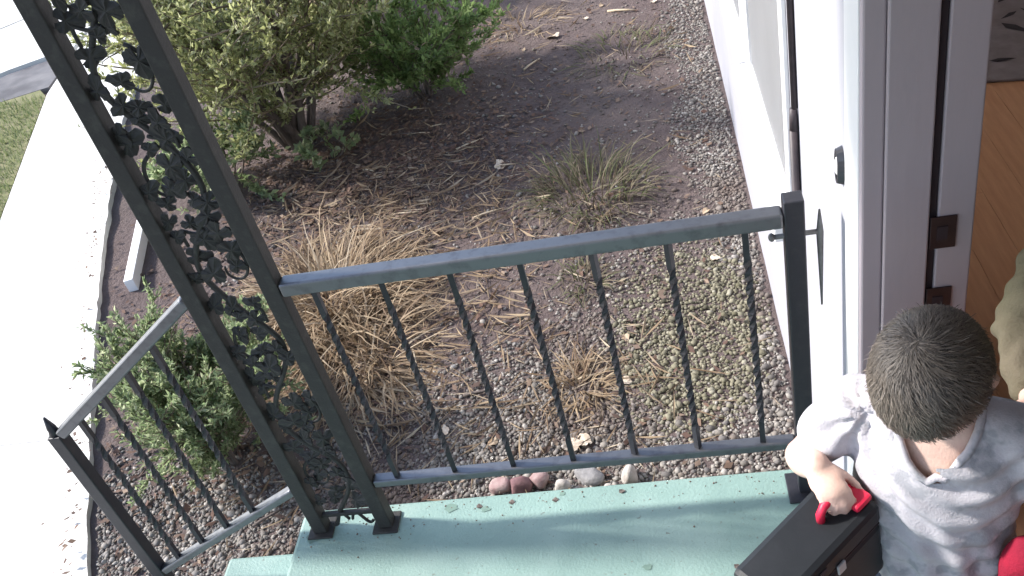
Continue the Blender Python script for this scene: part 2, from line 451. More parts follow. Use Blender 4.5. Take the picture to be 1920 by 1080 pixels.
n = 5500
x = np.concatenate([rng.normal(-2.0, 0.5, n), rng.normal(-2.5, 0.6, 2200), rng.uniform(-2.8, -0.1, 1500)])
y = np.concatenate([rng.normal(3.0, 0.45, n), rng.normal(1.3, 0.6, 2200), rng.uniform(0.2, 5.6, 1500)])
wrv = np.interp(y, [p[1] for p in walk_right], [p[0] for p in walk_right])
k = (x > wrv + 0.05) & (x < -0.03) & (y > 0.12); x, y = x[k], y[k]
flakes('leaf_litter', x, y, rng.uniform(0.007, 0.024, len(x)), rng.uniform(.3, .6, len(x)), M['litter'], 'brown rotting leaf litter covering the soil under the shrubs', 'litter')
n = 260
y = rng.uniform(-.3, 4.8, n); x = np.interp(y, [p[1] for p in walk_right], [p[0] for p in walk_right]) - np.abs(rng.normal(0, .05, n)) + .01
flakes('path_litter', x, y, rng.uniform(0.005, 0.018, n), rng.uniform(.3, .6, n), M['litter'], 'leaf crumbs and dirt along the edge of the concrete path', 'litter', up=0.046)
n = 1500
x = np.concatenate([rng.normal(-1.7, 0.42, 1300), rng.normal(-1.85, .45, 800), rng.normal(-0.85, .28, 180), rng.uniform(-2.5, -.1, 420)])
y = np.concatenate([rng.normal(1.6, 0.5, 1300), rng.normal(2.55, .3, 800), rng.normal(0.95, .2, 180), rng.uniform(.2, 5.0, 420)])
wrv = np.interp(y, [p[1] for p in walk_right], [p[0] for p in walk_right])
k = (x > wrv + 0.05) & (x < -0.05) & (y > 0.15); x, y = x[k], y[k]
flakes('straw_litter', x, y, rng.uniform(0.02, 0.085, len(x)), rng.uniform(.035, .07, len(x)), M['straw'], 'scattered bits of dry straw lying on soil and gravel', 'straw', up=0.009, tilt=0.2)

# ------------------------------------------------------------------ porch
porch = thing('concrete_porch', 'green painted concrete porch with steps down towards the path', 'porch', (0, 0, GZ))


def pbox(name, lo, hi, bev=0.012, m='porch', parent=None):
    lo = (lo[0], lo[1], lo[2] - GZ); hi = (hi[0], hi[1], hi[2] - GZ)
    return MB().box(lo, hi, bev).build(name, M[m], parent or porch)


pbox('deck', (-1.47, -3.2, GZ - .1), (-0.001, 0.07, 0.0))
pbox('step', (-1.785, -2.2, GZ - .1), (-1.471, 0.068, -0.182))
pbox('step', (-2.07, -2.2, GZ - .1), (-1.786, 0.066, -0.364))
# paint worn off in a few spots
for (sx, sy, sr) in [(-1.03, 0.035, 0.02), (-0.93, 0.02, 0.013), (-0.72, 0.05, 0.009), (-1.42, -0.03, 0.022), (-0.5, -0.2, 0.012)]:
    mb = MB(); nn = 11
    pts = [(sx + sr * (1 + random.uniform(-.35, .35)) * math.cos(6.283 * i / nn), sy + .7 * sr * (1 + random.uniform(-.35, .35)) * math.sin(6.283 * i / nn), -GZ + 0.0015) for i in range(nn)]
    mb.add(pts, [tuple(range(nn))]).build('worn_spot', M['porch_chip'], porch)

n = 420
x = np.concatenate([rng.uniform(-1.45, -.05, 110), rng.normal(-1.3, .1, 60), rng.normal(-.1, .06, 40)]); y = np.concatenate([.06 - np.abs(rng.normal(0, .05, 110)), rng.normal(0, .05, 60), rng.normal(0, .05, 40)])
k = (x > -1.46) & (x < -.01) & (y < .06); x, y = x[k], y[k]
gme = stones_mesh('porch_grit', x, y, rng.uniform(.0008, .0028, len(x)))
co = np.empty(len(gme.vertices) * 3, dtype=np.float32); gme.vertices.foreach_get('co', co); co = co.reshape(-1, 3)
co[:, 2] += np.repeat(-gz(x, y), len(icoV)).astype(np.float32); gme.vertices.foreach_set('co', co.ravel()); gme.update()
tag(link('porch_grit', gme, M['litter']), 'fine grit and dirt on the edge of the green porch floor', 'grit', kind='stuff')

# ------------------------------------------------------------------ house
house = thing('house', 'white painted house front with windows and an open doorway', 'house', (0, 0, 0))
YD0, YD1 = -1.08, -0.165      # door opening
WT = 0.178                    # wall thickness
wins = [(0.72, 1.66), (1.80, 3.6)]
WZ0, WZ1 = 0.34, 1.72
wall = MB()
wall.box((0, -3.6, -0.75), (WT, YD0, 2.7)).box((0, YD0, 2.07), (WT, YD1, 2.7)).box((0, YD0, -0.75), (WT, YD1, -0.012))
wall.box((0, YD1, -0.75), (WT, wins[0][0], 2.7))
wall.box((0, wins[0][0], -0.75), (WT, 8.0, WZ0)).box((0, wins[0][0], WZ1), (WT, 8.0, 2.7))
wall.box((0, wins[0][1], WZ0), (WT, wins[1][0], WZ1)).box((0, wins[1][1], WZ0), (WT, 8.0, WZ1))
wall.build('wall', M['white'], house)
inner = MB()  # back wall has an unseen opening, added to let sky light in
inner.box((4.2, -3.6, -.2), (4.35, -0.6, 2.7)).box((4.2, 3.6, -.2), (4.35, 8.0, 2.7)).box((4.2, -0.6, -.2), (4.35, 3.6, .75)).box((4.2, -0.6, 2.1), (4.35, 3.6, 2.7)).box((WT, -3.75, -.2), (4.35, -3.6, 2.7)).box((WT, 8.0, -.2), (4.35, 8.15, 2.7)).box((WT, 3.9, 0.021), (2.45, 4.0, 2.69)).box((2.46, -1.5, 0.021), (2.55, 4.0, 2.69)).box((WT, -1.6, 0.021), (2.55, -1.51, 2.69))  # long partition and near partition added to keep light in the doorway room
inner.build('room_wall', M['room'], house)
MB().box((0.0, -3.75, 2.701), (4.35, 8.15, 2.8)).build('ceiling', M['room'], house)
rf = MB(); rf.add([(-0.5, -4, 2.82), (-0.5, 8.4, 2.82), (4.8, 8.4, 2.82), (4.8, -4, 2.82), (2.15, -4, 3.9), (2.15, 8.4, 3.9)], [(0, 1, 5, 4), (3, 4, 5, 2), (0, 4, 3), (1, 2, 5), (0, 3, 2, 1)])
rf.build('roof', M['shingle'], house)
# room floor of single boards
floor = thing('floor', None, None); tag(floor, kind='structure')
MB().box((WT + .001, -3.59, -0.1), (4.19, 7.99, 0.0)).build('subfloor', M['subfloor'], floor)
pl = {}
for i in range(34):
    x0 = 0.19 + i * 0.118
    y0 = -3.55 + random.uniform(-1.0, 0)
    while y0 < 7.9:
        L_ = random.choice([1.1, 1.5, 1.9])
        a, b = max(y0, -3.55), min(y0 + L_, 7.95)
        if b - a > .1 and -1.6 < (a + b) / 2 < 5 and i < 16:
            key = round(b - a, 3)
            if key not in pl: pl[key] = MB().box((0.0005, 0.0006, 0), (0.1175, key - .0006, 0.02), 0.0006).mesh('plank')
            o = link('plank', pl[key], M['wood'], floor); o.location = (x0, a, 0.0005 + random.uniform(0, .0006))
        y0 += L_
MB().box((0.19 + 16 * 0.118, -3.55, 0.001), (4.18, 7.95, 0.02)).build('board_floor', M['wood'], floor)
# door frame
MB().box((-0.006, -0.165, -0.004), (-0.0005, -0.058, 2.19), 0.002).build('door_casing', M['trim'], house)
MB().box((-0.006, YD0 - .113, -0.004), (-0.0005, YD0, 2.19), 0.002).build('door_casing', M['trim'], house)
MB().box((-0.009, YD0 - .003, 2.072), (-0.0005, YD1 + .003, 2.18), 0.004).build('door_casing', M['trim'], house)
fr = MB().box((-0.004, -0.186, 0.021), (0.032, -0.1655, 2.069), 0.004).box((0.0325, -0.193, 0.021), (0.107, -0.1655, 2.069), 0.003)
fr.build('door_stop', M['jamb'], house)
MB().box((0.1075, -0.184, 0.021), (0.121, -0.1655, 2.069), 0.002).build('weatherstrip', M['gasket'], house)
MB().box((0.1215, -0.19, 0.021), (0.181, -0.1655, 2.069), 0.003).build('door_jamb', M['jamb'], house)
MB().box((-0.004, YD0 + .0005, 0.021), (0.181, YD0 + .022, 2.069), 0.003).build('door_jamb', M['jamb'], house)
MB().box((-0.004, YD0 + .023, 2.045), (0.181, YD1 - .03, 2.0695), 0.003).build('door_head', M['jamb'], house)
MB().box((-0.03, YD0 + .0005, -0.0115), (0.188, YD1 - .0005, 0.0205), 0.006).build('threshold', M['bronze'], house)
for za, zb in ((0.862, 0.93), (0.70, 0.772)):
    sp = MB().box((0.1095, -0.1935, za), (0.152, -0.1905, zb), 0.001).build('strike_plate', M['bronze'], house)
    MB().box((0.12, -0.1948, za + .02), (0.138, -0.1937, zb - .02)).build('latch_hole', M['gasket'], sp)
# windows
for wi, (a, b) in enumerate(wins):
    dep = 0.062 if wi == 0 else 0.038
    w = MB().box((-0.012, a - 0.06, WZ0 + .001), (-0.0005, a, WZ1), 0.002).box((-0.012, b, WZ0 + .001), (-0.0005, b + (.06 if wi else .069), WZ1), 0.002).box((-0.012, a - .06, WZ1 + .0005), (-.0005, b + .06, WZ1 + .09), 0.002).build('window', M['trim'], house)
    MB().box((-dep, a - 0.07, WZ0 - .05), (0.07, b + (.068 if wi else .05), WZ0 + .0005), 0.004).build('sill', M['trim'], w)
    f = MB().box((-0.004, a + .0005, WZ0 + .001), (0.03, a + .03, WZ1 - .0005)).box((-0.004, b - .03, WZ0 + .001), (0.03, b - .0005, WZ1 - .0005)).box((-0.004, a + .0305, WZ0 + .001), (0.03, b - .0305, WZ0 + .03)).box((-0.004, a + .0305, WZ1 - .03), (0.03, b - .0305, WZ1 - .0005))
    f.build('frame', M['trim'], w)
    MB().box((0.003, a + .031, WZ0 + .031), (0.006, b - .031, WZ1 - .031)).build('pane', M['glass'], w)
# porch roof carried by the iron column
proof = thing('porch_roof', 'flat white porch roof held up by the iron column', 'roof', (0, 0, 2.3))
MB().box((-1.72, -3.2, 0.03), (-0.001, 0.2, 0.16), 0.005).build('roof_slab', M['roof'], proof)
MB().box((-1.45, -3.1, -0.06), (-1.15, 0.07, 0.029), 0.004).build('beam', M['roof'], proof)

# ------------------------------------------------------------------ conduit and doorbell on the wall
cd = thing('cable_conduit', 'thin dark conduit running down the white wall beside the window', 'conduit', (-0.012, 0.53, -0.5))
MB().tube([(0.004, 0, 1.28), (0.004, 0, 3.15)], 0.008, 10).build('upper_pipe', M['conduit'], cd, True)
MB().tube([(0, 0, 0), (0, 0, 1.22)], 0.0115, 10).build('lower_pipe', M['conduit'], cd, True)
MB().tube([(0.001, 0, 1.2205), (0.001, 0, 1.279)], [0.0115, 0.0095], 10).build('coupling', M['conduit'], cd, True)
db = thing('doorbell', 'small oval dark doorbell on the white wall beside the door casing', 'doorbell', (-0.0005, -0.01, 0.945))
mb = MB()
ringp = lambda a, b, n=24: [(a * math.cos(6.28318 * i / n), b * math.sin(6.28318 * i / n)) for i in range(n)]
n = 24; o1 = ringp(0.022, 0.042); o2 = ringp(0.018, 0.037); o3 = ringp(0.012, 0.03)
V = [(0, p[0], p[1]) for p in o1] + [(-0.012, p[0], p[1]) for p in o2] + [(-0.012, p[0], p[1]) for p in o3] + [(-0.008, p[0], p[1]) for p in o3]
F = []
for r_ in range(3):
    for i in range(n): F.append((r_ * n + i, r_ * n + (i + 1) % n, (r_ + 1) * n + (i + 1) % n, (r_ + 1) * n + i))
F.append(tuple(3 * n + i for i in range(n))); F.append(tuple(reversed(range(n))))
mb.add(V, F).build('plate', M['bell'], db)
MB().ellipsoid((-0.009, 0, 0), (0.006, 0.011, 0.02)).build('button', M['trim'], db, True)

# ------------------------------------------------------------------ iron railing
def twisted_bar(z0, z1, r, turns, seg=34, top=0.12):
    pts = []; tw = []
    for i in range(seg + 1):
        t = i / seg; pts.append((0, 0, z0 + (z1 - z0) * t))
        u = min(max((t - top) / (1 - 2 * top), 0), 1)
        tw.append(u * turns * 2 * math.pi)
    mb = MB(); mb.tube(pts, r, 4, True, tw, True)
    return mb.mesh('baluster')


RT0, RT1 = 0.822, 0.857
RB0, RB1 = 0.166, 0.191
rail = thing('porch_railing', 'black iron porch railing with twisted balusters between column and wall', 'railing', (0, 0, 0))
MB().box((-1.185, -0.02, RT0), (-0.1135, 0.02, RT1), 0.006, None, 3).build('top_rail', M['iron_rail'], rail)
MB().box((-1.185, -0.016, RB0), (-0.1135, 0.016, RB1), 0.005, None, 3).build('bottom_rail', M['iron_rail'], rail)
post = MB().box((-0.113, -0.02, 0.008), (-0.073, 0.02, 0.884), 0.003).build('wall_post', M['iron'], rail)
MB().box((-0.14, -0.047, 0.0005), (-0.046, 0.047, 0.0078), 0.002).build('foot_plate', M['iron'], post)
MB().tube([(-0.135, 0, 0.792), (-0.046, 0, 0.792)], 0.0055, 8).ellipsoid((-0.137, 0, 0.792), (0.007, 0.009, 0.009)).build('bolt', M['grey_iron'], post, True)
MB().tube([(-0.043, 0, 0.845), (-0.043, 0, 0.81), (-0.043, 0, 0.79), (-0.043, 0, 0.74), (-0.043, 0, 0.60)], [0.002, 0.0055, 0.0075, 0.006, 0.002], 8).build('latch_spindle', M['grey_iron'], post, True)
bar = twisted_bar(RB1 - .002, RT0 + .002, 0.0092, 3.5)
for i in range(7):
    o = link('baluster', bar, M['iron'], rail); o.location = (-0.1885 - 0.155 * i, 0, 0)
    o.rotation_euler.z = random.uniform(0, 1.5)

# stair railing
SM = 0.6435                                           # slope of the stairs
stair = thing('stair_railing', 'sloping black iron handrail beside the porch steps with bottom post', 'railing', (0, 0, 0))
ztop = lambda x: 0.812 + (x + 1.458) * SM * 1.07
zbot = lambda x: 0.158 + (x + 1.445) * 0.56
for nm, zf, hh, ww in (('top_rail', ztop, 0.03, 0.036), ('bottom_rail', zbot, 0.024, 0.03)):
    xa, xb = -1.946, -1.4155
    p0 = Vector((xa, 0, zf(xa))); p1 = Vector((xb, 0, zf(xb))); d = p1 - p0
    Mr = Matrix.Translation((p0 + p1) / 2) @ Matrix.Rotation(-math.atan2(d.z, d.x), 4, 'Y')
    MB().box((-d.length / 2, -ww / 2, -hh / 2), (d.length / 2, ww / 2, hh / 2), hh * .24, Mr, 3).build(nm, M['iron_rail'], stair)
sp = MB().box((-1.984, -0.018, GZ - .05), (-1.9465, 0.018, 0.475), 0.003).build('post', M['iron'], stair)
MB().tube([(-1.966, 0, 0.4755), (-1.966, 0, 0.49), (-1.966, 0, 0.498), (-1.966, 0, 0.535)], [0.017, 0.012, 0.012, 0.003], 8).build('finial', M['iron'], sp, True)
for i in range(4):
    x = -1.874 + 0.1027 * i
    MBm = twisted_bar(zbot(x) + .008, ztop(x) - .01, 0.0095, 3.0)
    o = link('baluster', MBm, M['iron'], stair); o.location = (x, 0, 0)

# ------------------------------------------------------------------ scrollwork column
XL, XR = -1.395, -1.206
XC = (XL + XR) / 2
colm = thing('iron_column', 'dark iron porch column with vine and leaf scrollwork between two legs', 'column', (0, 0, 0))
HT = 2.238
for xx in (XL, XR):
    lg = MB().box((xx - 0.02, -0.02, 0.007), (xx + 0.02, 0.02, HT), 0.003).build('leg', M['iron_green'], colm)
    MB().box((xx - 0.036, -0.036, 0.0005), (xx + 0.036, 0.036, 0.0068), 0.002).build('foot_plate', M['iron_green'], lg)
MB().box((XL + .0205, -0.007, 0.055), (XR - .0205, 0.007, 0.067), 0.002).build('crossbar', M['iron_green'], colm)
A_ = 0.05; PER = 0.46


def vine_x(z): return XC + A_ * math.sin(2 * math.pi * (z - 0.1) / PER)


zz = [0.068 + (HT - 0.08) * i / 150 for i in range(151)]
MB().tube([(vine_x(z), 0.004 * math.sin(z * 31), z) for z in zz], 0.0068, 8).build('vine_stem', M['iron_green'], colm, True)


def leaf_mesh(seed, size):
    rr = random.Random(seed)
    n = 40; pts = []
    for i in range(n):
        th = 2 * math.pi * i / n
        lob = 0.40 + 0.42 * abs(math.cos(1.5 * th)) ** 1.2 + 0.16 * max(0, math.cos(th)) + 0.10 * abs(math.cos(7.5 * th)) + 0.05 * rr.uniform(-1, 1)
        if abs(th - math.pi) < 0.28: lob *= 0.45
        pts.append((size * lob * math.cos(th), size * lob * 0.85 * math.sin(th)))
    mb = MB()
    V = [(0, -0.004 - size * .1, 0)]
    for s_ in (0.5, 1.0):
        for (x, y) in pts: V.append((x * s_, -0.004 - size * .1 * (1 - s_ ** 2) + .002 * math.sin(9 * x / size), y * s_))
    F = [(0, 1 + i, 1 + (i + 1) % n) for i in range(n)] + [(1 + i, 1 + n + i, 1 + n + (i + 1) % n, 1 + (i + 1) % n) for i in range(n)]
    m_ = len(V)
    V2 = [(x, y + 0.0045, z) for x, y, z in V]
    F2 = [tuple(reversed([k + m_ for k in f])) for f in F]
    rim = [(1 + n + i, 1 + n + m_ + i, 1 + n + m_ + (i + 1) % n, 1 + n + (i + 1) % n) for i in range(n)]
    mb.add(V + V2, F + F2 + rim)
    return mb.mesh('leaf')


leafs = [leaf_mesh(s, z) for s, z in ((1, 0.034), (2, 0.03), (3, 0.039), (4, 0.025))]
rl = random.Random(5)
hp = PER / 2
k = 0
z = 0.1 + hp / 2
while z < HT - 0.05:
    side = 1 if (k % 2 == 0) else -1           # the stem bulges to this side here
    # tendril leaves the stem and curls back into the hollow opposite the bulge
    cx = XC - side * 0.022; r0 = 0.05
    pts = []
    for i in range(26):
        t = i / 25
        ang = (math.pi / 2) * 1.15 + side * 0 + t * 4.6
        r_ = r0 * (1 - 0.72 * t)
        pts.append((cx + side * r_ * math.cos(ang) * 0.95, 0.003, z + 0.004 + r_ * math.sin(ang) * 1.25))
    MB().tube(pts, [0.0046 * (1 - .45 * i / 25) for i in range(26)], 7).build('tendril', M['iron_green'], colm, True)
    pts = []
    for i in range(16):
        t = i / 15
        pts.append((XC + side * (0.045 - 0.055 * t + 0.02 * math.sin(3.1 * t)), -0.003, z + 0.075 + 0.055 * t + .02 * math.sin(5 * t)))
    MB().tube(pts, 0.004, 6).build('tendril', M['iron_green'], colm, True)
    spots = []
    for row in range(5):
        for c3_ in range(3):
            if rl.random() < .78:
                spots.append((XC + (c3_ - 1) * .047 + (.012 if row % 2 else -.012) + rl.uniform(-.012, .012), z - hp / 2 + hp * (row + .5) / 5 + rl.uniform(-.014, .014), rl.choice([0, 1, 1, 2, 3, 3])))
    for (lx, lz, li) in spots:
        if 0.085 < lz < HT - .03:
            o = link('leaf', leafs[li], M['iron_green'], colm)
            lim = 0.078 - (0.034, 0.029, 0.038, 0.025)[li] * .55
            lx = min(max(lx, XC - lim), XC + lim)
            o.location = (lx, rl.uniform(-.006, .004), lz)
            o.rotation_euler = (rl.uniform(-.3, .3), rl.uniform(0, 6.28), rl.uniform(-.35, .35))
    z += hp; k += 1
# little open scroll below the crossbar
for s_ in (-1, 1):
    pts = [(XC + s_ * (0.005 + 0.055 * t), 0, 0.022 + 0.03 * math.sin(t * 5.5) * (1 - .35 * t) + 0.012) for t in [i / 14 for i in range(15)]]
    MB().tube(pts, 0.0045, 7).build('foot_scroll', M['iron_green'], colm, True)

# ------------------------------------------------------------------ plants
def leaves_mesh(name, P, D, size, wid):
    """diamond leaves with a fold; P base points, D direction (unit)"""
    n = len(P)
    up = rng.normal(0, 1, (n, 3)); up[:, 2] += 1.2
    W = np.cross(D, up); W /= np.linalg.norm(W, axis=1)[:, None] + 1e-9
    Nn = np.cross(W, D)
    L_ = size[:, None]; Wd = (size * wid)[:, None]
    V = np.stack([P, P + D * L_ * .45 + W * Wd + Nn * Wd * .35, P + D * L_ - Nn * L_ * .12, P + D * L_ * .45 - W * Wd + Nn * Wd * .35], 1)
    F = np.arange(4 * n).reshape(n, 4)
    tri = np.concatenate([F[:, [0, 1, 2]], F[:, [0, 2, 3]]])
    return fast_mesh(name, V.reshape(-1, 3), tri)


def shrub(name, label, base, height, radius, nstem, ntwig, leaf_n, leaf_size, leaf_w, lm, seed, spread=1.0, bare=0.35, lean=(0, 0), stem_r=0.022, group=None, droop=0.0):
    rs = random.Random(seed)
    root = thing(name, label, 'shrub', (base[0], base[1], float(gz(base[0], base[1]))), 0, group)
    tw = MB(); tips = []
    for i in range(nstem):
        a = 2 * math.pi * (i + rs.uniform(-.3, .3)) / nstem
        rr = radius * rs.uniform(.25, .75) * spread
        hgt = height * rs.uniform(.6, .95)
        p0 = Vector((0.05 * math.cos(a) * rs.uniform(.3, 1.4), .05 * math.sin(a) * rs.uniform(.3, 1.4), -0.03))
        pts = []
        wob = rs.uniform(0, 6)
        for k_ in range(9):
            t = k_ / 8
            pts.append(p0 + Vector((math.cos(a) * rr * t ** 1.3 + lean[0] * t * t + .03 * math.sin(wob + 5 * t), math.sin(a) * rr * t ** 1.3 + lean[1] * t * t + .03 * math.cos(wob + 4 * t), hgt * t)))
        r0 = stem_r * rs.uniform(.6, 1.15)
        MB().tube(pts, [r0 * (1 - .8 * k_ / 8) for k_ in range(9)], 7).build('stem', M['bark'], root, True)
        for j in range(ntwig):
            t = bare + (1 - bare) * rs.random() ** .8
            f = t * 8; k0 = min(int(f), 7); p = pts[k0].lerp(pts[k0 + 1], f - k0)
            b = a + rs.uniform(-1.7, 1.7); el = rs.uniform(-.1, 1.1)
            ln = radius * rs.uniform(.35, .8) * (1.15 - .5 * t)
            d = Vector((math.cos(b) * math.cos(el), math.sin(b) * math.cos(el), math.sin(el)))
            q = [p]
            for s_ in range(5):
                d = (d + Vector((rs.uniform(-.25, .25), rs.uniform(-.25, .25), rs.uniform(-.15, .22) - droop))).normalized()
                q.append(q[-1] + d * ln / 5)
            tw.tube(q, [0.006 * (1 - .13 * s_) * (r0 / .02) ** .5 for s_ in range(6)], 4)
            tips.append(q)
            for _ in range(3):
                s0 = rs.randint(1, 5); e = (d + Vector((rs.uniform(-1, 1), rs.uniform(-1, 1), rs.uniform(-.4, .9)))).normalized()
                q2 = [q[s0], q[s0] + e * ln * .2, q[s0] + e * ln * .36 + Vector((0, 0, ln * .06 - droop * .1))]
                tw.tube(q2, [.003, .0022, .0012], 3)
                tips.append(q2)
    tag(tw.build('twigs', M['twig'], root), kind='stuff')
    # leaves along the twigs, in uneven sprays
    segs = []; wts = []
    for q in tips:
        w_ = rs.choice([.25, .7, 1, 1.4, 2.2])
        for a_, b_ in zip(q[:-1], q[1:]):
            segs.append((a_, b_)); wts.append((b_ - a_).length * w_)
    wts = np.array(wts); wts /= wts.sum()
    idx = rng.choice(len(segs), leaf_n, p=wts)
    A = np.array([s_[0] for s_ in segs])[idx]; B = np.array([s_[1] for s_ in segs])[idx]
    t = rng.uniform(0, 1.1, (leaf_n, 1))
    P = A + (B - A) * t + rng.normal(0, leaf_size * .12, (leaf_n, 3))
    D = (B - A); D /= np.linalg.norm(D, axis=1)[:, None] + 1e-9
    D = D * .7 + rng.normal(0, .55, (leaf_n, 3)) + np.array([0, 0, .25 - droop]); D /= np.linalg.norm(D, axis=1)[:, None]
    o = link('foliage', leaves_mesh('foliage', P, D, rng.uniform(.6, 1.3, leaf_n) * leaf_size, leaf_w), lm, root)
    tag(o, kind='stuff')
    return root


shrub('leafy_shrub', 'large olive green shrub with several grey stems at the path edge', (-2.58, 3.42), 1.4, 1.08, 13, 30, 44000, 0.04, 0.2, M['leaf_olive'], 3, bare=.2, stem_r=.034, lean=(-.05, .1))
shrub('leafy_shrub', 'low bright green shrub growing to the right of the large shrub', (-1.86, 3.85), .66, .62, 9, 15, 12000, 0.042, 0.22, M['leaf_green'], 9, bare=.15, stem_r=.012, lean=(.1, -.05))
shrub('leafy_shrub', 'pale green feathery shrub behind the stair railing', (-2.2, 0.84), .68, .37, 13, 22, 34000, 0.025, 0.18, M['leaf_pale'], 21, bare=.14, stem_r=.011, lean=(.0, .06))
shrub('leafy_shrub', 'small yellow green sprig at the foot of the large shrub', (-2.3, 3.12), .22, .16, 4, 5, 260, 0.05, 0.28, M['leaf_pale'], 33, bare=.2, stem_r=.006)
shrub('leafy_shrub', 'bright yellow green clump at the left of the large shrub', (-2.95, 2.98), .45, .4, 8, 10, 4600, 0.045, 0.24, M['leaf_pale'], 35, bare=.2, stem_r=.008)
shrub('leafy_shrub', 'dark green shrub far behind the large shrub', (-2.6, 5.5), 1.0, .9, 7, 12, 9000, 0.05, 0.22, M['leaf_olive'], 41, bare=.2, stem_r=.02)


def grass_clump(name, label, base, n, rad, lmin, lmax, width, m, seed, flat=0.5, lean=(0, 0)):
    root = thing(name, label, 'grass clump', (base[0], base[1], float(gz(base[0], base[1]))))
    r2 = np.random.default_rng(seed)
    a = r2.uniform(0, 6.283, n); rr = rad * np.sqrt(r2.uniform(0, 1, n))
    px = rr * np.cos(a); py = rr * np.sin(a)
    out = a + r2.normal(0, .7, n)
    L_ = r2.uniform(lmin, lmax, n)
    tilt = np.clip(r2.normal(.35 + flat * rr / rad, .3, n), 0.02, 1.45)
    seg = 5
    pts = []
    p = np.stack([px, py, np.zeros(n) - .005], -1)
    tl = tilt.copy()
    for s_ in range(seg + 1):
        pts.append(p.copy())
        d = np.stack([np.cos(out) * np.sin(tl) + lean[0], np.sin(out) * np.sin(tl) + lean[1], np.cos(tl)], -1)
        p = p + d * (L_ / seg)[:, None]
        p[:, 2] = np.maximum(p[:, 2], 0.008)
        tl = np.minimum(tl + r2.uniform(.05, .42, n), 1.9)
        out = out + r2.normal(0, .12, n)
    wv = np.stack([-np.sin(out), np.cos(out), r2.normal(0, .3, n)], -1) * width
    V = []
    for s_ in range(seg + 1):
        w_ = (1 - .8 * (s_ / seg) ** 2)
        V += [pts[s_] - wv * w_, pts[s_] + wv * w_]
    V = np.stack(V, 1)
    base_i = (np.arange(n) * 2 * (seg + 1))[:, None, None]
    f = np.array([[2 * s_, 2 * s_ + 1, 2 * s_ + 3, 2 * s_ + 2] for s_ in range(seg)])[None]
    o = link('blades', fast_mesh('blades', V.reshape(-1, 3), (f + base_i).reshape(-1, 4)), m, root)
    tag(o, kind='stuff')
    return root


grass_clump('dry_grass', 'big tan clump of dry ornamental grass behind the top rail', (-1.98, 1.74), 1500, .36, .16, .42, .0042, M['straw'], 4, 1.0, (0.02, .03))
grass_clump('dry_grass', 'flattened dry straw in front of the big tan clump', (-1.75, 1.4), 620, .33, .15, .38, .004, M['straw'], 6, 1.5, (.1, -.05))
grass_clump('dry_grass', 'small sparse brown twiggy tuft in the bare soil', (-.74, 2.36), 420, .28, .1, .28, .003, M['tuft'], 8, .3)
grass_clump('dry_grass', 'little straw tuft in the gravel near the pale leaves', (-.78, 1.02), 150, .1, .08, .2, .0032, M['straw'], 10, 1.0)
grass_clump('dry_grass', 'low greenish brown tuft below the middle of the top rail', (-.78, 1.66), 110, .1, .06, .16, .003, M['tuft'], 12, .7)
grass_clump('dry_grass', 'pale dry tuft far off beside the house wall', (-.55, 3.95), 160, .3, .08, .22, .0035, M['tuft'], 14, .9)
grass_clump('dry_grass', 'pale straw patch on soil beyond the low green shrub', (-1.25, 4.7), 140, .3, .08, .2, .0035, M['straw'], 16, 1.2)


# ------------------------------------------------------------------ fallen leaves, sticks and stones
def dry_leaf_mesh(seed, size):
    rr = random.Random(seed); n = 18; V = [(0, 0, .12 * size)]; F = []
    for i in range(n):
        th = 2 * math.pi * i / n
        r_ = size * (0.62 + .22 * math.cos(th) + .2 * abs(math.cos(2.5 * th)) + rr.uniform(-.08, .08))
        V.append((r_ * math.cos(th), .75 * r_ * math.sin(th), size * (.16 * math.sin(2 * th + seed) + .1 + .12 * rr.random())))
    F = [(0, 1 + i, 1 + (i + 1) % n) for i in range(n)]
    mb = MB(); m_ = len(V)
    mb.add(V + [(x, y, z - .0012) for x, y, z in V], F + [tuple(reversed([k + m_ for k in f])) for f in F] + [(1 + i, 1 + m_ + i, 1 + m_ + (i + 1) % n, 1 + (i + 1) % n) for i in range(n)])
    return mb.mesh('fallen_leaf')


def ground_leaf(x, y, size, seed, m, label, group=None, dz=0.0):
    o = link('fallen_leaf', dry_leaf_mesh(seed, size), m)
    o.location = (x, y, float(gz(x, y)) + 0.008 + dz); rr = random.Random(seed)
    o.rotation_euler = (rr.uniform(-.25, .25), rr.uniform(-.25, .25), rr.uniform(0, 6.28))
    return tag(o, label, 'leaf', group)


ground_leaf(-1.25, 2.8, .055, 1, M['pale_leaf'], 'large pale star shaped leaf on bare purple brown soil')
ground_leaf(-.815, .70, .048, 2, M['pale_leaf'], 'cream curled leaf just above the bottom rail', dz=.01)
ground_leaf(-.755, .715, .04, 3, M['pale_leaf'], 'smaller cream leaf right of the curled cream leaf', dz=.006)
ground_leaf(-.60, 1.01, .03, 4, M['pale_leaf'], 'single pale leaf in gravel behind the third baluster')
ground_leaf(-.6, 1.26, .026, 5, M['dry_leaf'], 'small tan leaf in gravel behind the second gap')
ground_leaf(-1.0, 4.35, .06, 6, M['pale_leaf'], 'pale leaf on far soil between shrub and house')
ground_leaf(-1.1, .76, .03, 7, M['dry_leaf'], 'tan leaf in gravel behind the fourth baluster from the wall')
rs = random.Random(77)
for i in range(22):
    x = rs.uniform(-2.3, -.15); y = rs.uniform(.5, 5.0)
    if x < wr(y) + .15: continue
    ground_leaf(x, y, rs.uniform(.018, .036), 100 + i, M[rs.choice(['dry_leaf', 'dry_leaf', 'pale_leaf'])], 'small curled dry leaf lying on the garden soil', 'dry leaves scattered over the garden soil')


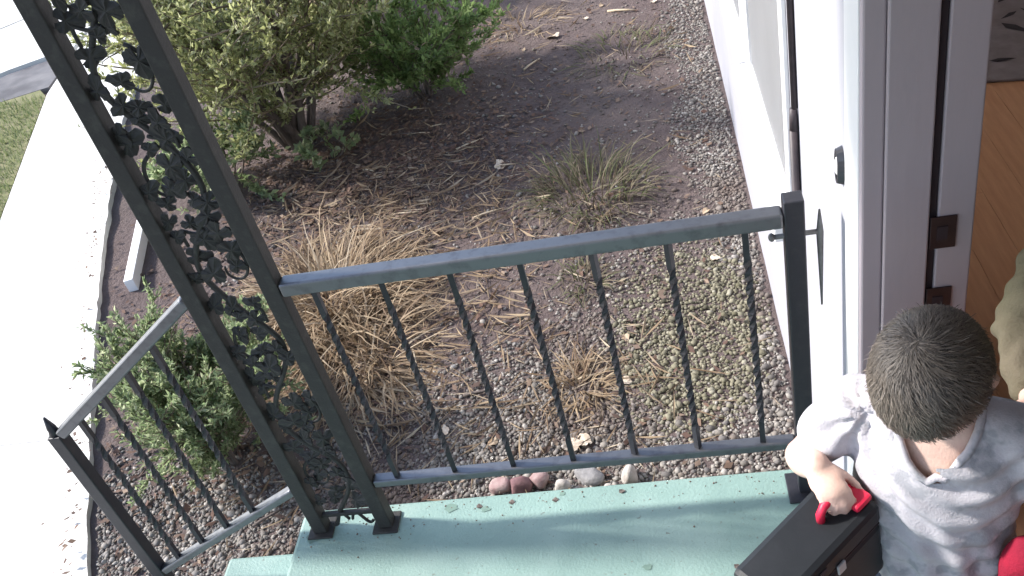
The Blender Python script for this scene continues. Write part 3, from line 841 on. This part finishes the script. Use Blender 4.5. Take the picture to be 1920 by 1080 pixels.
def stick(x, y, L_, ang, r_, m, label, group=None, lift=.01):
    o = MB().tube([(-L_ / 2, 0, 0), (-L_ / 6, .01 * L_, .004), (L_ / 5, -.02 * L_, .006), (L_ / 2, 0.0, .002)], [r_, r_ * .95, r_ * .8, r_ * .5], 6).build('stick', m, None, True)
    o.location = (x, y, float(gz(x, y)) + lift); o.rotation_euler.z = ang
    return tag(o, label, 'stick', group)


M['pale_wood'] = mat('pale_wood', (0.55, 0.45, 0.33), .8, (.42, .33, .22), 30)
stick(-.72, .98, .10, 1.35, .006, M['pale_wood'], 'short pale stick standing out in the gravel by the straw tuft')
stick(-.755, 1.06, .075, .15, .006, M['pale_wood'], 'short tan stick lying across above the short pale stick')
stick(-1.19, 1.02, .11, .1, .007, M['bark'], 'brown stick in the gravel behind the fifth baluster')
stick(-.55, 4.6, .2, -.35, .009, M['pale_wood'], 'long pale stick on the far soil near the wall')
stick(-1.14, 4.0, .16, .9, .007, M['pale_wood'], 'pale forked stick on soil beyond the low shrub')
stick(-1.93, .5, .12, .6, .006, M['bark'], 'brown stick in gravel beside the porch corner')
rs = random.Random(5)
for i in range(16):
    x = rs.uniform(-2.2, -1.0); y = rs.uniform(2.2, 3.4)
    stick(x, y, rs.uniform(.07, .2), rs.uniform(-.5, .5), rs.uniform(.003, .006), M[rs.choice(['pale_wood', 'bark'])], 'thin dry twig lying on brown leaf litter', 'twigs on the leaf litter')


def rock(x, y, r3, seed, m, label, lift=0.0):
    bm = bmesh.new(); bmesh.ops.create_icosphere(bm, subdivisions=3, radius=1.0)
    rr = random.Random(seed); dirs = [Vector((rr.gauss(0, 1), rr.gauss(0, 1), rr.gauss(0, 1))).normalized() for _ in range(9)]
    lim = [rr.uniform(.55, .85) for _ in dirs]
    for v in bm.verts:
        p = v.co * (1 + .06 * math.sin(5 * v.co.x + seed) * math.cos(6 * v.co.z) + .035 * math.sin(13 * v.co.y + 9 * v.co.z + seed))
        for d, l_ in zip(dirs, lim):
            e = p.dot(d) - l_
            if e > 0: p -= d * e * .85
        v.co = Vector((p.x * r3[0], p.y * r3[1], p.z * r3[2]))
    me = bpy.data.meshes.new('stone'); bm.to_mesh(me); bm.free()
    for p in me.polygons: p.use_smooth = True
    o = link('stone', me, m); o.location = (x, y, float(gz(x, y)) + r3[2] * .4 + lift); o.rotation_euler.z = rr.uniform(0, 6.28)
    return tag(o, label, 'stone')


rock(-1.055, .545, (.042, .04, .04), 1, M['pink_stone'], 'mauve pink stone at the porch edge, leftmost of the row')
rock(-.985, .535, (.036, .05, .042), 2, M['plum_stone'], 'dark plum stone between two pink stones at the porch edge')
rock(-.915, .56, (.04, .036, .036), 3, M['pink_stone'], 'pale pink stone right of the dark plum stone')
rock(-.835, .515, (.032, .03, .036), 4, M['pale_stone'], 'round whitish stone in the middle of the porch edge row')
rock(-.745, .56, (.06, .035, .035), 5, M['grey_stone'], 'dark grey stone behind the round whitish stone')
rock(-.675, .505, (.02, .02, .02), 6, M['pale_stone'], 'smallest white stone at the porch edge')
rock(-.6, .54, (.034, .04, .046), 7, M['pale_stone'], 'tall white stone, rightmost of the porch edge row')
# crumbs on the porch floor
rs = random.Random(3)
for (x, y) in [(-.95, .03), (-.86, .035), (-.74, .03), (-.29, -.215), (-.56, .04)]:
    o = link('leaf_crumb', dry_leaf_mesh(rs.randint(0, 99), .011), M['bark']); o.location = (x, y, .001)
    tag(o, 'tiny dark leaf crumb lying on the green porch floor', 'leaf crumb', 'crumbs on the porch floor')
# edging board beside the walk
eb = MB().box((-.025, -.42, 0), (.025, .42, .075), .004).build('edging_board', M['trim'])
eb.location = (-3.3, 2.5, GZ - .005); eb.rotation_euler.z = R(17)
tag(eb, 'white edging board lying beside the concrete path', 'board')
# patterned rug in the room
rug = thing('rug', 'grey rug with dark leafy marks on the wooden room floor', 'rug', (1.62, 2.55, .022), R(-12))
MB().box((-.68, -.85, 0), (.68, .85, .012), .004).build('pile', M['rug'], rug)
rs = random.Random(12)
for i in range(120):
    x, y = rs.uniform(-.6, .6), rs.uniform(-.78, .78); a = rs.uniform(0, 6.28); s_ = rs.uniform(.04, .08)
    c_, d_ = math.cos(a), math.sin(a)
    sh = [(-1, 0), (-.3, .28), (.4, .2), (1, 0), (.35, -.12), (-.4, -.3)]
    MB().add([(x + s_ * (u * c_ - v * d_), y + s_ * (u * d_ + v * c_), .0135 + i * 2e-5) for u, v in sh], [tuple(range(6))]).build('motif', M['rug_dark'], rug)

# ------------------------------------------------------------------ people
def voxel(mb, size, smooth=3):
    """union of overlapping closed pieces as one continuous surface"""
    o = bpy.data.objects.new('tmp', mb.mesh('tmp')); col.objects.link(o)
    md = o.modifiers.new('r', 'REMESH'); md.mode = 'VOXEL'; md.voxel_size = size
    dg = bpy.context.evaluated_depsgraph_get(); dg.update()
    me = bpy.data.meshes.new_from_object(o.evaluated_get(dg))
    bpy.data.objects.remove(o)
    bm = bmesh.new(); bm.from_mesh(me)
    for _ in range(smooth): bmesh.ops.smooth_vert(bm, verts=bm.verts, factor=.5, use_axis_x=True, use_axis_y=True, use_axis_z=True)
    bm.to_mesh(me); bm.free()
    for p in me.polygons: p.use_smooth = True
    me.materials.clear()
    return me


def displace(me, fn):
    n = len(me.vertices)
    co = np.empty(n * 3, dtype=np.float32); me.vertices.foreach_get('co', co); co = co.reshape(-1, 3)
    no = np.empty(n * 3, dtype=np.float32); me.vertices.foreach_get('normal', no); no = no.reshape(-1, 3)
    co = co + no * fn(co, no)[:, None]
    me.vertices.foreach_set('co', co.astype(np.float32).ravel()); me.update()


def head_piece(mb, H, s):
    """head in local axes x = right, y = face, z = up; H = 4x4 placing it, s = half height"""
    bm = bmesh.new(); bmesh.ops.create_uvsphere(bm, u_segments=48, v_segments=36, radius=1.0)
    for v in bm.verts:
        x, y, z = v.co
        X_ = .76 * x; Y_ = .92 * y; Z_ = z
        if z < 0:                                   # face narrows to the chin, nape goes in
            t = -z
            X_ *= 1 - .30 * t ** 1.5
            Y_ = Y_ * (1 - .12 * t) if y > 0 else Y_ * (1 - .42 * t)
        g = lambda cx, cz, w, h_: math.exp(-((x - cx) / w) ** 2 - ((z - cz) / h_) ** 2) if y > 0 else 0
        Y_ += .17 * g(0, -.22, .10, .16) + .07 * g(0, -.05, .08, .16)          # nose
        Y_ += .045 * g(0, -.52, .2, .06) + .04 * g(0, -.62, .18, .06) + .06 * g(0, -.85, .22, .12)   # lips, chin
        Y_ -= .075 * (g(.33, -.02, .17, .11) + g(-.33, -.02, .17, .11))          # eye sockets
        Y_ += .03 * g(0, .16, .5, .08)                                           # brow
        Y_ += .03 * (g(.4, -.3, .2, .2) + g(-.4, -.3, .2, .2))                   # cheeks
        v.co = H @ Vector((X_ * s, Y_ * s, Z_ * s))
    bm.verts.index_update()
    mb.add([v.co.copy() for v in bm.verts], [[v.index for v in f.verts] for f in bm.faces]); bm.free()
    for sx in (-1, 1):                              # ears
        rot = H.to_3x3() @ Euler((0.1, 0, sx * .35)).to_matrix()
        mb.ellipsoid(H @ Vector((sx * .78 * s, -.08 * s, -.08 * s)), (.07 * s, .16 * s, .26 * s), rot, 12)


def hand_piece(mb, W, d, n_, s, curl, thumb, sc=1.0):
    """W wrist, d towards the fingers, n_ palm side, thumb on side s"""
    d = Vector(d).normalized(); n_ = (Vector(n_) - d * Vector(n_).dot(d)).normalized(); s = Vector(s); s = (s - d * s.dot(d) - n_ * s.dot(n_)).normalized()
    W = Vector(W)
    rot = Matrix((s, d, n_)).transposed()
    mb.ellipsoid(W + d * .038 * sc, (.036 * sc, .046 * sc, .015 * sc), rot, 14)
    for i, (off, ln) in enumerate(((.027, .92), (.009, 1.0), (-.009, .95), (-.026, .76))):
        p = W + d * (.07 - .004 * abs(i - 1)) * sc + s * off * sc
        P = [W + d * .045 * sc + s * off * .85 * sc, p]; a = curl * .7
        for seg in (.032, .023, .018):
            dd = d * math.cos(a) + n_ * math.sin(a) + s * (.05 * (1.2 - i))
            P.append(P[-1] + dd.normalized() * seg * ln * sc); a += curl
        mb.capsule(P, [.0088 * sc, .0086 * sc, .0082 * sc, .0076 * sc, .0066 * sc], 10)
    q = W + d * .018 * sc + s * .024 * sc
    P = [q]; a = .75
    for seg, da in ((.03, -.25), (.026, -.3), (.02, 0)):
        P.append(P[-1] + (d * math.cos(a) + s * math.sin(a) + n_ * thumb).normalized() * seg * sc); a += da
    mb.capsule(P, [.012 * sc, .0105 * sc, .009 * sc, .0075 * sc], 10)


def hair_cap(H, s, m_base, m_str, parent, front=.42, side=-.05, back=-.55, n_str=3200, length=.028, seed=1):
    """short hair: a shaped cap from the hairline up, with strands lying on it"""
    rr = np.random.default_rng(seed)
    bm = bmesh.new(); bmesh.ops.create_uvsphere(bm, u_segments=56, v_segments=40, radius=1.0)

    def line(y): return front if y > .55 else (side + (front - side) * max(0, (y - .1) / .45) if y > .1 else side + (back - side) * min(1, (.1 - y) / .7))

    def surf(v, lift):
        x, y, z = v
        X_ = .76 * x; Y_ = .92 * y
        if z < 0:
            t = -z; X_ *= 1 - .30 * t ** 1.5
            Y_ = Y_ * (1 - .42 * t) if y < 0 else Y_
        return Vector((X_, Y_, z)) * (1 + lift)
    dele = [v for v in bm.verts if v.co.z < line(v.co.y)]
    bmesh.ops.delete(bm, geom=dele, context='VERTS')
    edge = [v for v in bm.verts if v.is_boundary]
    for v in bm.verts:
        b_ = v in edge
        l_ = (.01 if b_ else .05 + .012 * math.sin(9 * v.co.x + 5 * v.co.y) + .01 * math.sin(14 * v.co.y - 6 * v.co.z))
        v.co = H @ (surf(v.co, l_) * s)
    me = bpy.data.meshes.new('hair'); bm.to_mesh(me); bm.free()
    for p in me.polygons: p.use_smooth = True
    o = link('hair', me, m_base, parent)
    # strands combed forward from the whorl at the back of the crown
    V = []; wh = Vector((.12, -.45, .85)).normalized()
    cnt = 0
    H3 = H.to_3x3()
    while cnt < n_str:
        d = Vector(rr.normal(0, 1, 3)).normalized()
        if d.z < line(d.y) + .02: continue
        p = surf(d, .045)
        tang = d - wh; tang = tang - d * tang.dot(d)
        if tang.length < .05: tang = d.orthogonal()
        tang.normalize()
        tang = (tang + d.cross(tang) * (.35 + .45 * math.sin(9 * d.x + 7 * d.y) * math.cos(8 * d.z + 5 * d.x) + rr.normal(0, .22)) + d * (rr.uniform(.0, .14) if rr.random() > .015 else rr.uniform(.3, .8))).normalized()
        w_ = d.cross(tang).normalized() * rr.uniform(.0035, .008)
        L_ = length / s * rr.uniform(.6, 1.3)
        q = p + tang * L_ * .55 + d * .012; e = p + tang * L_ - d * .03 * rr.uniform(0, 1.5)
        V += [H @ ((p - w_) * s), H @ ((p + w_) * s), H @ ((q + w_ * .8) * s), H @ ((q - w_ * .8) * s), H @ (e * s)]
        cnt += 1
    V = np.array([v[:] for v in V]); b0 = (np.arange(cnt) * 5)[:, None]
    tri = np.concatenate([b0 + np.array([[0, 1, 2]]), b0 + np.array([[0, 2, 3]]), b0 + np.array([[3, 2, 4]])])
    st = link('hair_strands', fast_mesh('hair_strands', V, tri, True), m_str, o)
    tag(st, kind='stuff')


def frame(face, pitch, loc, roll=0.0):
    """4x4 with y = facing direction pitched down, z = up"""
    f = Vector(face).normalized(); r_ = f.cross(Vector((0, 0, 1))).normalized()
    q = Matrix.Rotation(-pitch, 3, r_)
    f2 = q @ f; u2 = q @ Vector((0, 0, 1))
    if roll:
        k_ = Matrix.Rotation(roll, 3, f2); u2 = k_ @ u2; r_ = k_ @ r_
    Mx = Matrix((r_, f2, u2)).transposed().to_4x4(); Mx.translation = Vector(loc)
    return Mx


def eyes(H, s, parent):
    for sx in (-1, 1):
        e = MB().ellipsoid(H @ Vector((sx * .33 * s, .70 * s, -.03 * s)), (.13 * s,) * 3, None, 14).build('eye', M['eye'], parent, True)
        MB().ellipsoid(H @ Vector((sx * .33 * s, .785 * s, -.045 * s)), (.062 * s, .05 * s, .062 * s), H.to_3x3(), 12).build('iris', M['iris'], e, True)


# ---- the child in the doorway
face = Vector((-.42, -.9, 0)).normalized(); rgt = Vector((0, 0, 1)).cross(face) * -1      # his right hand side
rgt = face.cross(Vector((0, 0, 1))).normalized()
O = Vector((0.03, -.56, 0.021))
def B(r_, f_, z_): return O + rgt * r_ + face * f_ + Vector((0, 0, z_ - .021))
kid = thing('person', 'child in a grey t-shirt with short dark hair carrying a black case', 'person', O)
kid_parts = []
head_c = Vector((0.0, -.598, .968)); HS = .097
Hk = frame(face + rgt * .12, R(50), head_c)
neck0 = B(0, .01, .845)
b = MB()
head_piece(b, Hk, HS)
b.capsule([neck0, Hk @ Vector((0, -.25 * HS, -.55 * HS))], [.043, .046])
b.loft([(B(0, -.005, .46), .085, .06, rgt, face), (B(0, 0, .56), .095, .068, rgt, face), (B(0, .005, .68), .098, .072, rgt, face), (B(0, .01, .78), .108, .068, rgt, face), (B(0, .005, .85), .09, .05, rgt, face), (B(0, .005, .875), .05, .035, rgt, face)])
shR = B(.112, .0, .838); shL = B(-.112, .0, .838)
elR = Vector((-.162, -.50, .708)); haR = Vector((-.153, -.575, .768))
elL = B(-.155, -.01, .69); haL = Vector((.178, -.665, .725))
b.capsule([shR, shR.lerp(elR, .5), elR], [.038, .033, .028]); b.capsule([elR, elR.lerp(haR, .35), haR], [.03, .031, .023])
b.capsule([shL, shL.lerp(elL, .5), elL], [.038, .033, .028]); b.capsule([elL, elL.lerp(haL, .35), haL], [.028, .029, .02])
for s_ in (-1, 1):
    hip = B(.052 * s_, 0, .5); kn = B(.06 * s_, .02, .27); an = B(.065 * s_, -.005, .05)
    b.capsule([hip, kn, an], [.07, .048, .032]); b.capsule([an, B(.07 * s_, .1, .035)], [.035, .028])
hand_piece(b, haR, Vector((.3, -.85, -.1)), Vector((.1, 0, -1)), Vector((.9, .4, .1)), 1.0, .5, .78)
hand_piece(b, haL, haL - elL, Vector((.8, 0, -.2)), Vector((0, -.6, .8)), .5, .2, .82)
kb = link('body', voxel(b, .0052, 2), M['skin'], None); kid_parts.append(kb)
eyes(Hk, HS, kb)
hair_cap(Hk, HS, M['hair_base'], M['hair'], kb, front=.30, side=-.02, back=-.62, n_str=9000, length=.02, seed=4)
# t-shirt
t_ = MB()
t_.loft([(B(0, 0, .43), .118, .098, rgt, face), (B(0, .005, .52), .12, .098, rgt, face), (B(0, .008, .64), .117, .096, rgt, face), (B(0, .012, .75), .122, .09, rgt, face), (B(0, .01, .82), .12, .074, rgt, face), (B(0, .005, .862), .088, .056, rgt, face), (B(0, .0, .882), .056, .045, rgt, face)])
for sh, el in ((shR, elR), (shL, elL)):
    t_.capsule([sh + (sh - el) * .02 + (neck0 - sh) * .3, sh, sh.lerp(el, .55)], [.045, .05, .05])
sm = voxel(t_, .0062, 4)
cR = np.array(shR); cL = np.array(shL)
fa = np.array(face); rt = np.array(rgt); Oa = np.array(O)


def folds(co, no):
    q = co - Oa; r_ = q @ rt; f_ = q @ fa; z_ = co[:, 2]
    d1 = np.linalg.norm(co - cR, axis=1); d2 = np.linalg.norm(co - cL, axis=1)
    front = np.clip(no @ fa + .35, 0, 1)
    # hanging U folds across the chest, pulls from the carrying shoulder, vertical drape lower down
    U = np.sqrt((r_ + .03) ** 2 + (.9 * (z_ - .93)) ** 2)
    u = np.sin(U * 150 + 2.5 * np.sin(r_ * 22)) * np.clip((.9 - z_) / .05, 0, 1) * np.clip((U - .07) / .05, 0, 1)
    a1 = np.arctan2(z_ - .86, r_ - .1); s1 = np.sin(a1 * 11 + 8 * d1) * np.clip(1 - d1 / .26, 0, 1)
    v = np.sin(np.arctan2(r_, f_ + .001) * 13 + 3 * np.sin(z_ * 14)) * np.clip((.74 - z_) / .2, 0, 1)
    slv = np.sin(d1 * 190 + 4 * no[:, 2]) * np.clip(1 - d1 / .12, 0, 1) * .5
    return .0042 * u * front + .0055 * s1 * front + .0065 * v + .003 * slv + .0015 * np.sin(co[:, 0] * 60) * np.sin(co[:, 2] * 55)


displace(sm, folds)
bm = bmesh.new(); bm.from_mesh(sm)
def nk(co):
    q = co - O; return q.dot(rgt), q.dot(face)
cut = [v for v in bm.verts if v.co.z > .78 and (nk(v.co)[0] / .055) ** 2 + ((nk(v.co)[1] - .028) / .06) ** 2 < 1]
bmesh.ops.delete(bm, geom=cut, context='VERTS')
bm.to_mesh(sm); bm.free()
top_pts = [(nk(v.co), v.co.copy()) for v in sm.vertices if v.co.z > .76]
ts = link('t_shirt', sm, M['shirt'], None); kid_parts.append(ts)
cl = MB(); pts = []
for i in range(33):
    th = 2 * math.pi * i / 32
    rr_, ff_ = .056 * math.cos(th), .028 + .061 * math.sin(th)
    near = sorted(top_pts, key=lambda k_: (k_[0][0] - rr_) ** 2 + (k_[0][1] - ff_) ** 2)[:5]
    zc = sum(k_[1].z for k_ in near) / 5
    pts.append(B(rr_, ff_, zc))
cl.tube(pts, .0065, 8, False).build('collar', M['shirt'], ts, True)
p_ = MB()
p_.loft([(B(0, 0, .6), .108, .085, rgt, face), (B(0, 0, .5), .115, .092, rgt, face), (B(0, 0, .43), .11, .088, rgt, face)])
for s_ in (-1, 1):
    p_.capsule([B(.055 * s_, 0, .5), B(.062 * s_, .022, .27), B(.066 * s_, -.003, .075)], [.083, .064, .056])
jm = voxel(p_, .008, 4); displace(jm, lambda co, no: .003 * np.sin(co[:, 2] * 90 + 3 * np.sin(co[:, 0] * 30)))
kid_parts.append(link('trousers', jm, M['jeans'], None))
for s_ in (-1, 1):
    f_ = MB().capsule([B(.066 * s_, -.03, .052), B(.07 * s_, .05, .052), B(.072 * s_, .115, .045)], [.04, .042, .034])
    m_ = voxel(f_, .006, 2)
    for v in m_.vertices: v.co.z = max(v.co.z, .0215)
    kid_parts.append(link('shoe', m_, M['shoe'], None))
for o in kid_parts:
    o.parent = kid; o.matrix_parent_inverse = Matrix.Translation(-O)

# ---- the black case in the child's hand
La = Vector((.75, .66, 0)).normalized(); Sa = Vector((.66, -.75, 0)).normalized()
case_c = Vector((-.186, -.668, .72))
cs = thing('carrying_case', 'black hard case with a red handle held by the child', 'case', case_c - Vector((0, 0, .2)))
Mc = Matrix((La, -Sa, Vector((0, 0, 1)))).transposed().to_4x4(); Mc.translation = Vector((0, 0, .2))
Mc = Mc @ Matrix.Rotation(R(-7), 4, 'Y')
MB().box((-.115, -.046, -.19), (.115, .046, -.055), .01, Mc).build('body', M['case'], cs)
MB().box((-.117, -.048, -.0535), (.117, .048, 0), .012, Mc).build('lid', M['case'], cs)
MB().box((-.112, -.0445, -.0555), (.112, .0445, -.053), 0, Mc).build('seam', M['gasket'], cs)
lt = MB().box((.004, -.0525, -.062), (.022, -.0482, -.038), .002, Mc).build('latch', M['steel'], cs)
MB().box((-.045, -.0505, -.026), (-.015, -.0482, -.014), .001, Mc).build('badge', M['gasket'], cs)
hp_ = [Mc @ Vector(p) for p in ((.036, 0, -.002), (.037, 0, .014), (.046, 0, .026), (.09, 0, .026), (.1, 0, .015), (.102, 0, -.002))]
MB().tube(hp_, .007, 10).build('handle', M['red'], cs, True)
MB().box((.078, -.036, .0005), (.114, .042, .015), .005, Mc).build('strap_pad', M['red'], cs)

# ---- second person, just inside the door
f2 = Vector((-.5, -.87, 0)).normalized(); r2 = f2.cross(Vector((0, 0, 1))).normalized()
O2 = Vector((.47, -.34, 0.0205))
def B2(r_, f_, z_): return O2 + r2 * r_ * .92 + f2 * f_ * .92 + Vector((0, 0, z_ * .87))
adult = thing('person', 'person in olive green top and red trousers cut off by the right edge', 'person', O2)
ap = []
H2 = frame(f2, R(25), B2(0, .06, 1.43)); S2 = .102
b = MB(); head_piece(b, H2, S2)
b.capsule([B2(0, 0, 1.22), B2(0, .03, 1.36)], [.05, .052])
b.loft([(B2(0, 0, .74), .13, .09, r2, f2), (B2(0, 0, .95), .12, .085, r2, f2), (B2(0, 0, 1.12), .15, .095, r2, f2), (B2(0, 0, 1.23), .11, .06, r2, f2)])
sR, eR, hR = B2(.165, 0, 1.17), Vector((.228, -.33, .775)), Vector((.2, -.47, .755))
sL, eL, hL = B2(-.165, 0, 1.18), B2(-.24, .02, .93), B2(-.2, .12, .76)
for s_, e_, h_ in ((sR, eR, hR), (sL, eL, hL)):
    b.capsule([s_, s_.lerp(e_, .5), e_], [.047, .04, .034]); b.capsule([e_, e_.lerp(h_, .35), h_], [.034, .034, .024])
hand_piece(b, hR, hR - eR, Vector((-.4, 0, -.9)), Vector((0, 0, 1)), .4, .2)
hand_piece(b, hL, hL - eL, Vector((.6, 0, .2)), Vector((0, 1, 0)), .4, .2)
for s_ in (-1, 1):
    b.capsule([B2(.075 * s_, 0, .72), B2(.08 * s_, .03, .4), B2(.085 * s_, 0, .07)], [.085, .058, .04]); b.capsule([B2(.085 * s_, 0, .05), B2(.09 * s_, .15, .04)], [.042, .034])
ab = link('body', voxel(b, .0075, 2), M['skin']); ap.append(ab)
eyes(H2, S2, ab)
hair_cap(H2, S2, M['hair_brown'], M['hair_brown'], ab, front=.4, side=-.2, back=-.95, n_str=1500, length=.05, seed=8)
j_ = MB().loft([(B2(0, 0, .7), .165, .125, r2, f2), (B2(0, 0, .9), .15, .115, r2, f2), (B2(0, 0, 1.08), .172, .12, r2, f2), (B2(0, 0, 1.19), .15, .09, r2, f2), (B2(0, 0, 1.26), .07, .06, r2, f2)])
jm = voxel(j_, .009, 4); displace(jm, lambda co, no: .006 * np.sin(co[:, 2] * 55 + 5 * np.sin(co[:, 0] * 18)) + .004 * np.sin(co[:, 0] * 70 + co[:, 2] * 30))
jk = link('jacket', jm, M['jacket']); ap.append(jk)
for s_, e_, h_ in ((sR, eR, hR), (sL, eL, hL)):
    k_ = MB().capsule([s_ + (B2(0, 0, 1.2) - s_) * .25, s_, s_.lerp(e_, .5), e_, e_.lerp(h_, .75)], [.05, .062, .056, .052, .04])
    km = voxel(k_, .008, 3); displace(km, lambda co, no: .003 * np.sin(co[:, 2] * 95 + 60 * co[:, 0] + 4 * np.sin(co[:, 1] * 40)) + .0015 * np.sin(co[:, 1] * 140 + co[:, 2] * 60))
    ap.append(link('sleeve', km, M['sleeve_tan']))
p_ = MB().loft([(B2(0, 0, .86), .14, .105, r2, f2), (B2(0, 0, .74), .152, .118, r2, f2), (B2(0, 0, .64), .15, .115, r2, f2)])
for s_ in (-1, 1): p_.capsule([B2(.078 * s_, 0, .7), B2(.083 * s_, .03, .4), B2(.088 * s_, 0, .1)], [.1, .075, .065])
tm = voxel(p_, .009, 4); displace(tm, lambda co, no: .004 * np.sin(co[:, 2] * 60 + 4 * np.sin(co[:, 0] * 25)))
ap.append(link('trousers', tm, M['maroon']))
for s_ in (-1, 1):
    m_ = voxel(MB().capsule([B2(.088 * s_, -.04, .05), B2(.09 * s_, .07, .05), B2(.092 * s_, .16, .04)], [.046, .048, .038]), .007, 2)
    for v in m_.vertices: v.co.z = max(v.co.z, .0212)
    ap.append(link('shoe', m_, M['shoe']))
for o in ap:
    o.parent = adult; o.matrix_parent_inverse = Matrix.Translation(-O2)

# ---- red bag hanging from the child's other hand
bc = haL + Vector((.0, -.04, -.135))
bag = thing('bag', 'red cloth bag hanging from the child at the right edge', 'bag', bc - Vector((0, 0, .13)))
bgm = MB().loft([(Vector((0, 0, .0)), .075, .035, rgt, face), (Vector((0, 0, .02)), .09, .048, rgt, face), (Vector((0, 0, .12)), .092, .052, rgt, face), (Vector((0, 0, .21)), .085, .035, rgt, face), (Vector((0, 0, .235)), .08, .012, rgt, face)])
bme = voxel(bgm, .006, 4); displace(bme, lambda co, no: .004 * np.sin(co[:, 2] * 70 + 6 * np.sin(co[:, 0] * 30)) + .003 * np.sin(co[:, 1] * 90))
link('pouch', bme, M['red_cloth'], bag)
hl = haL + (haL - elL).normalized() * .045 + Vector((0, 0, -.01)) - (bc - Vector((0, 0, .13)))
for s_ in (-1, 1):
    MB().tube([rgt * .05 * s_ + Vector((0, 0, .228)), hl * .5 + rgt * .04 * s_ + Vector((0, 0, .115)), hl], .0045, 6).build('cord', M['red'], bag, True)
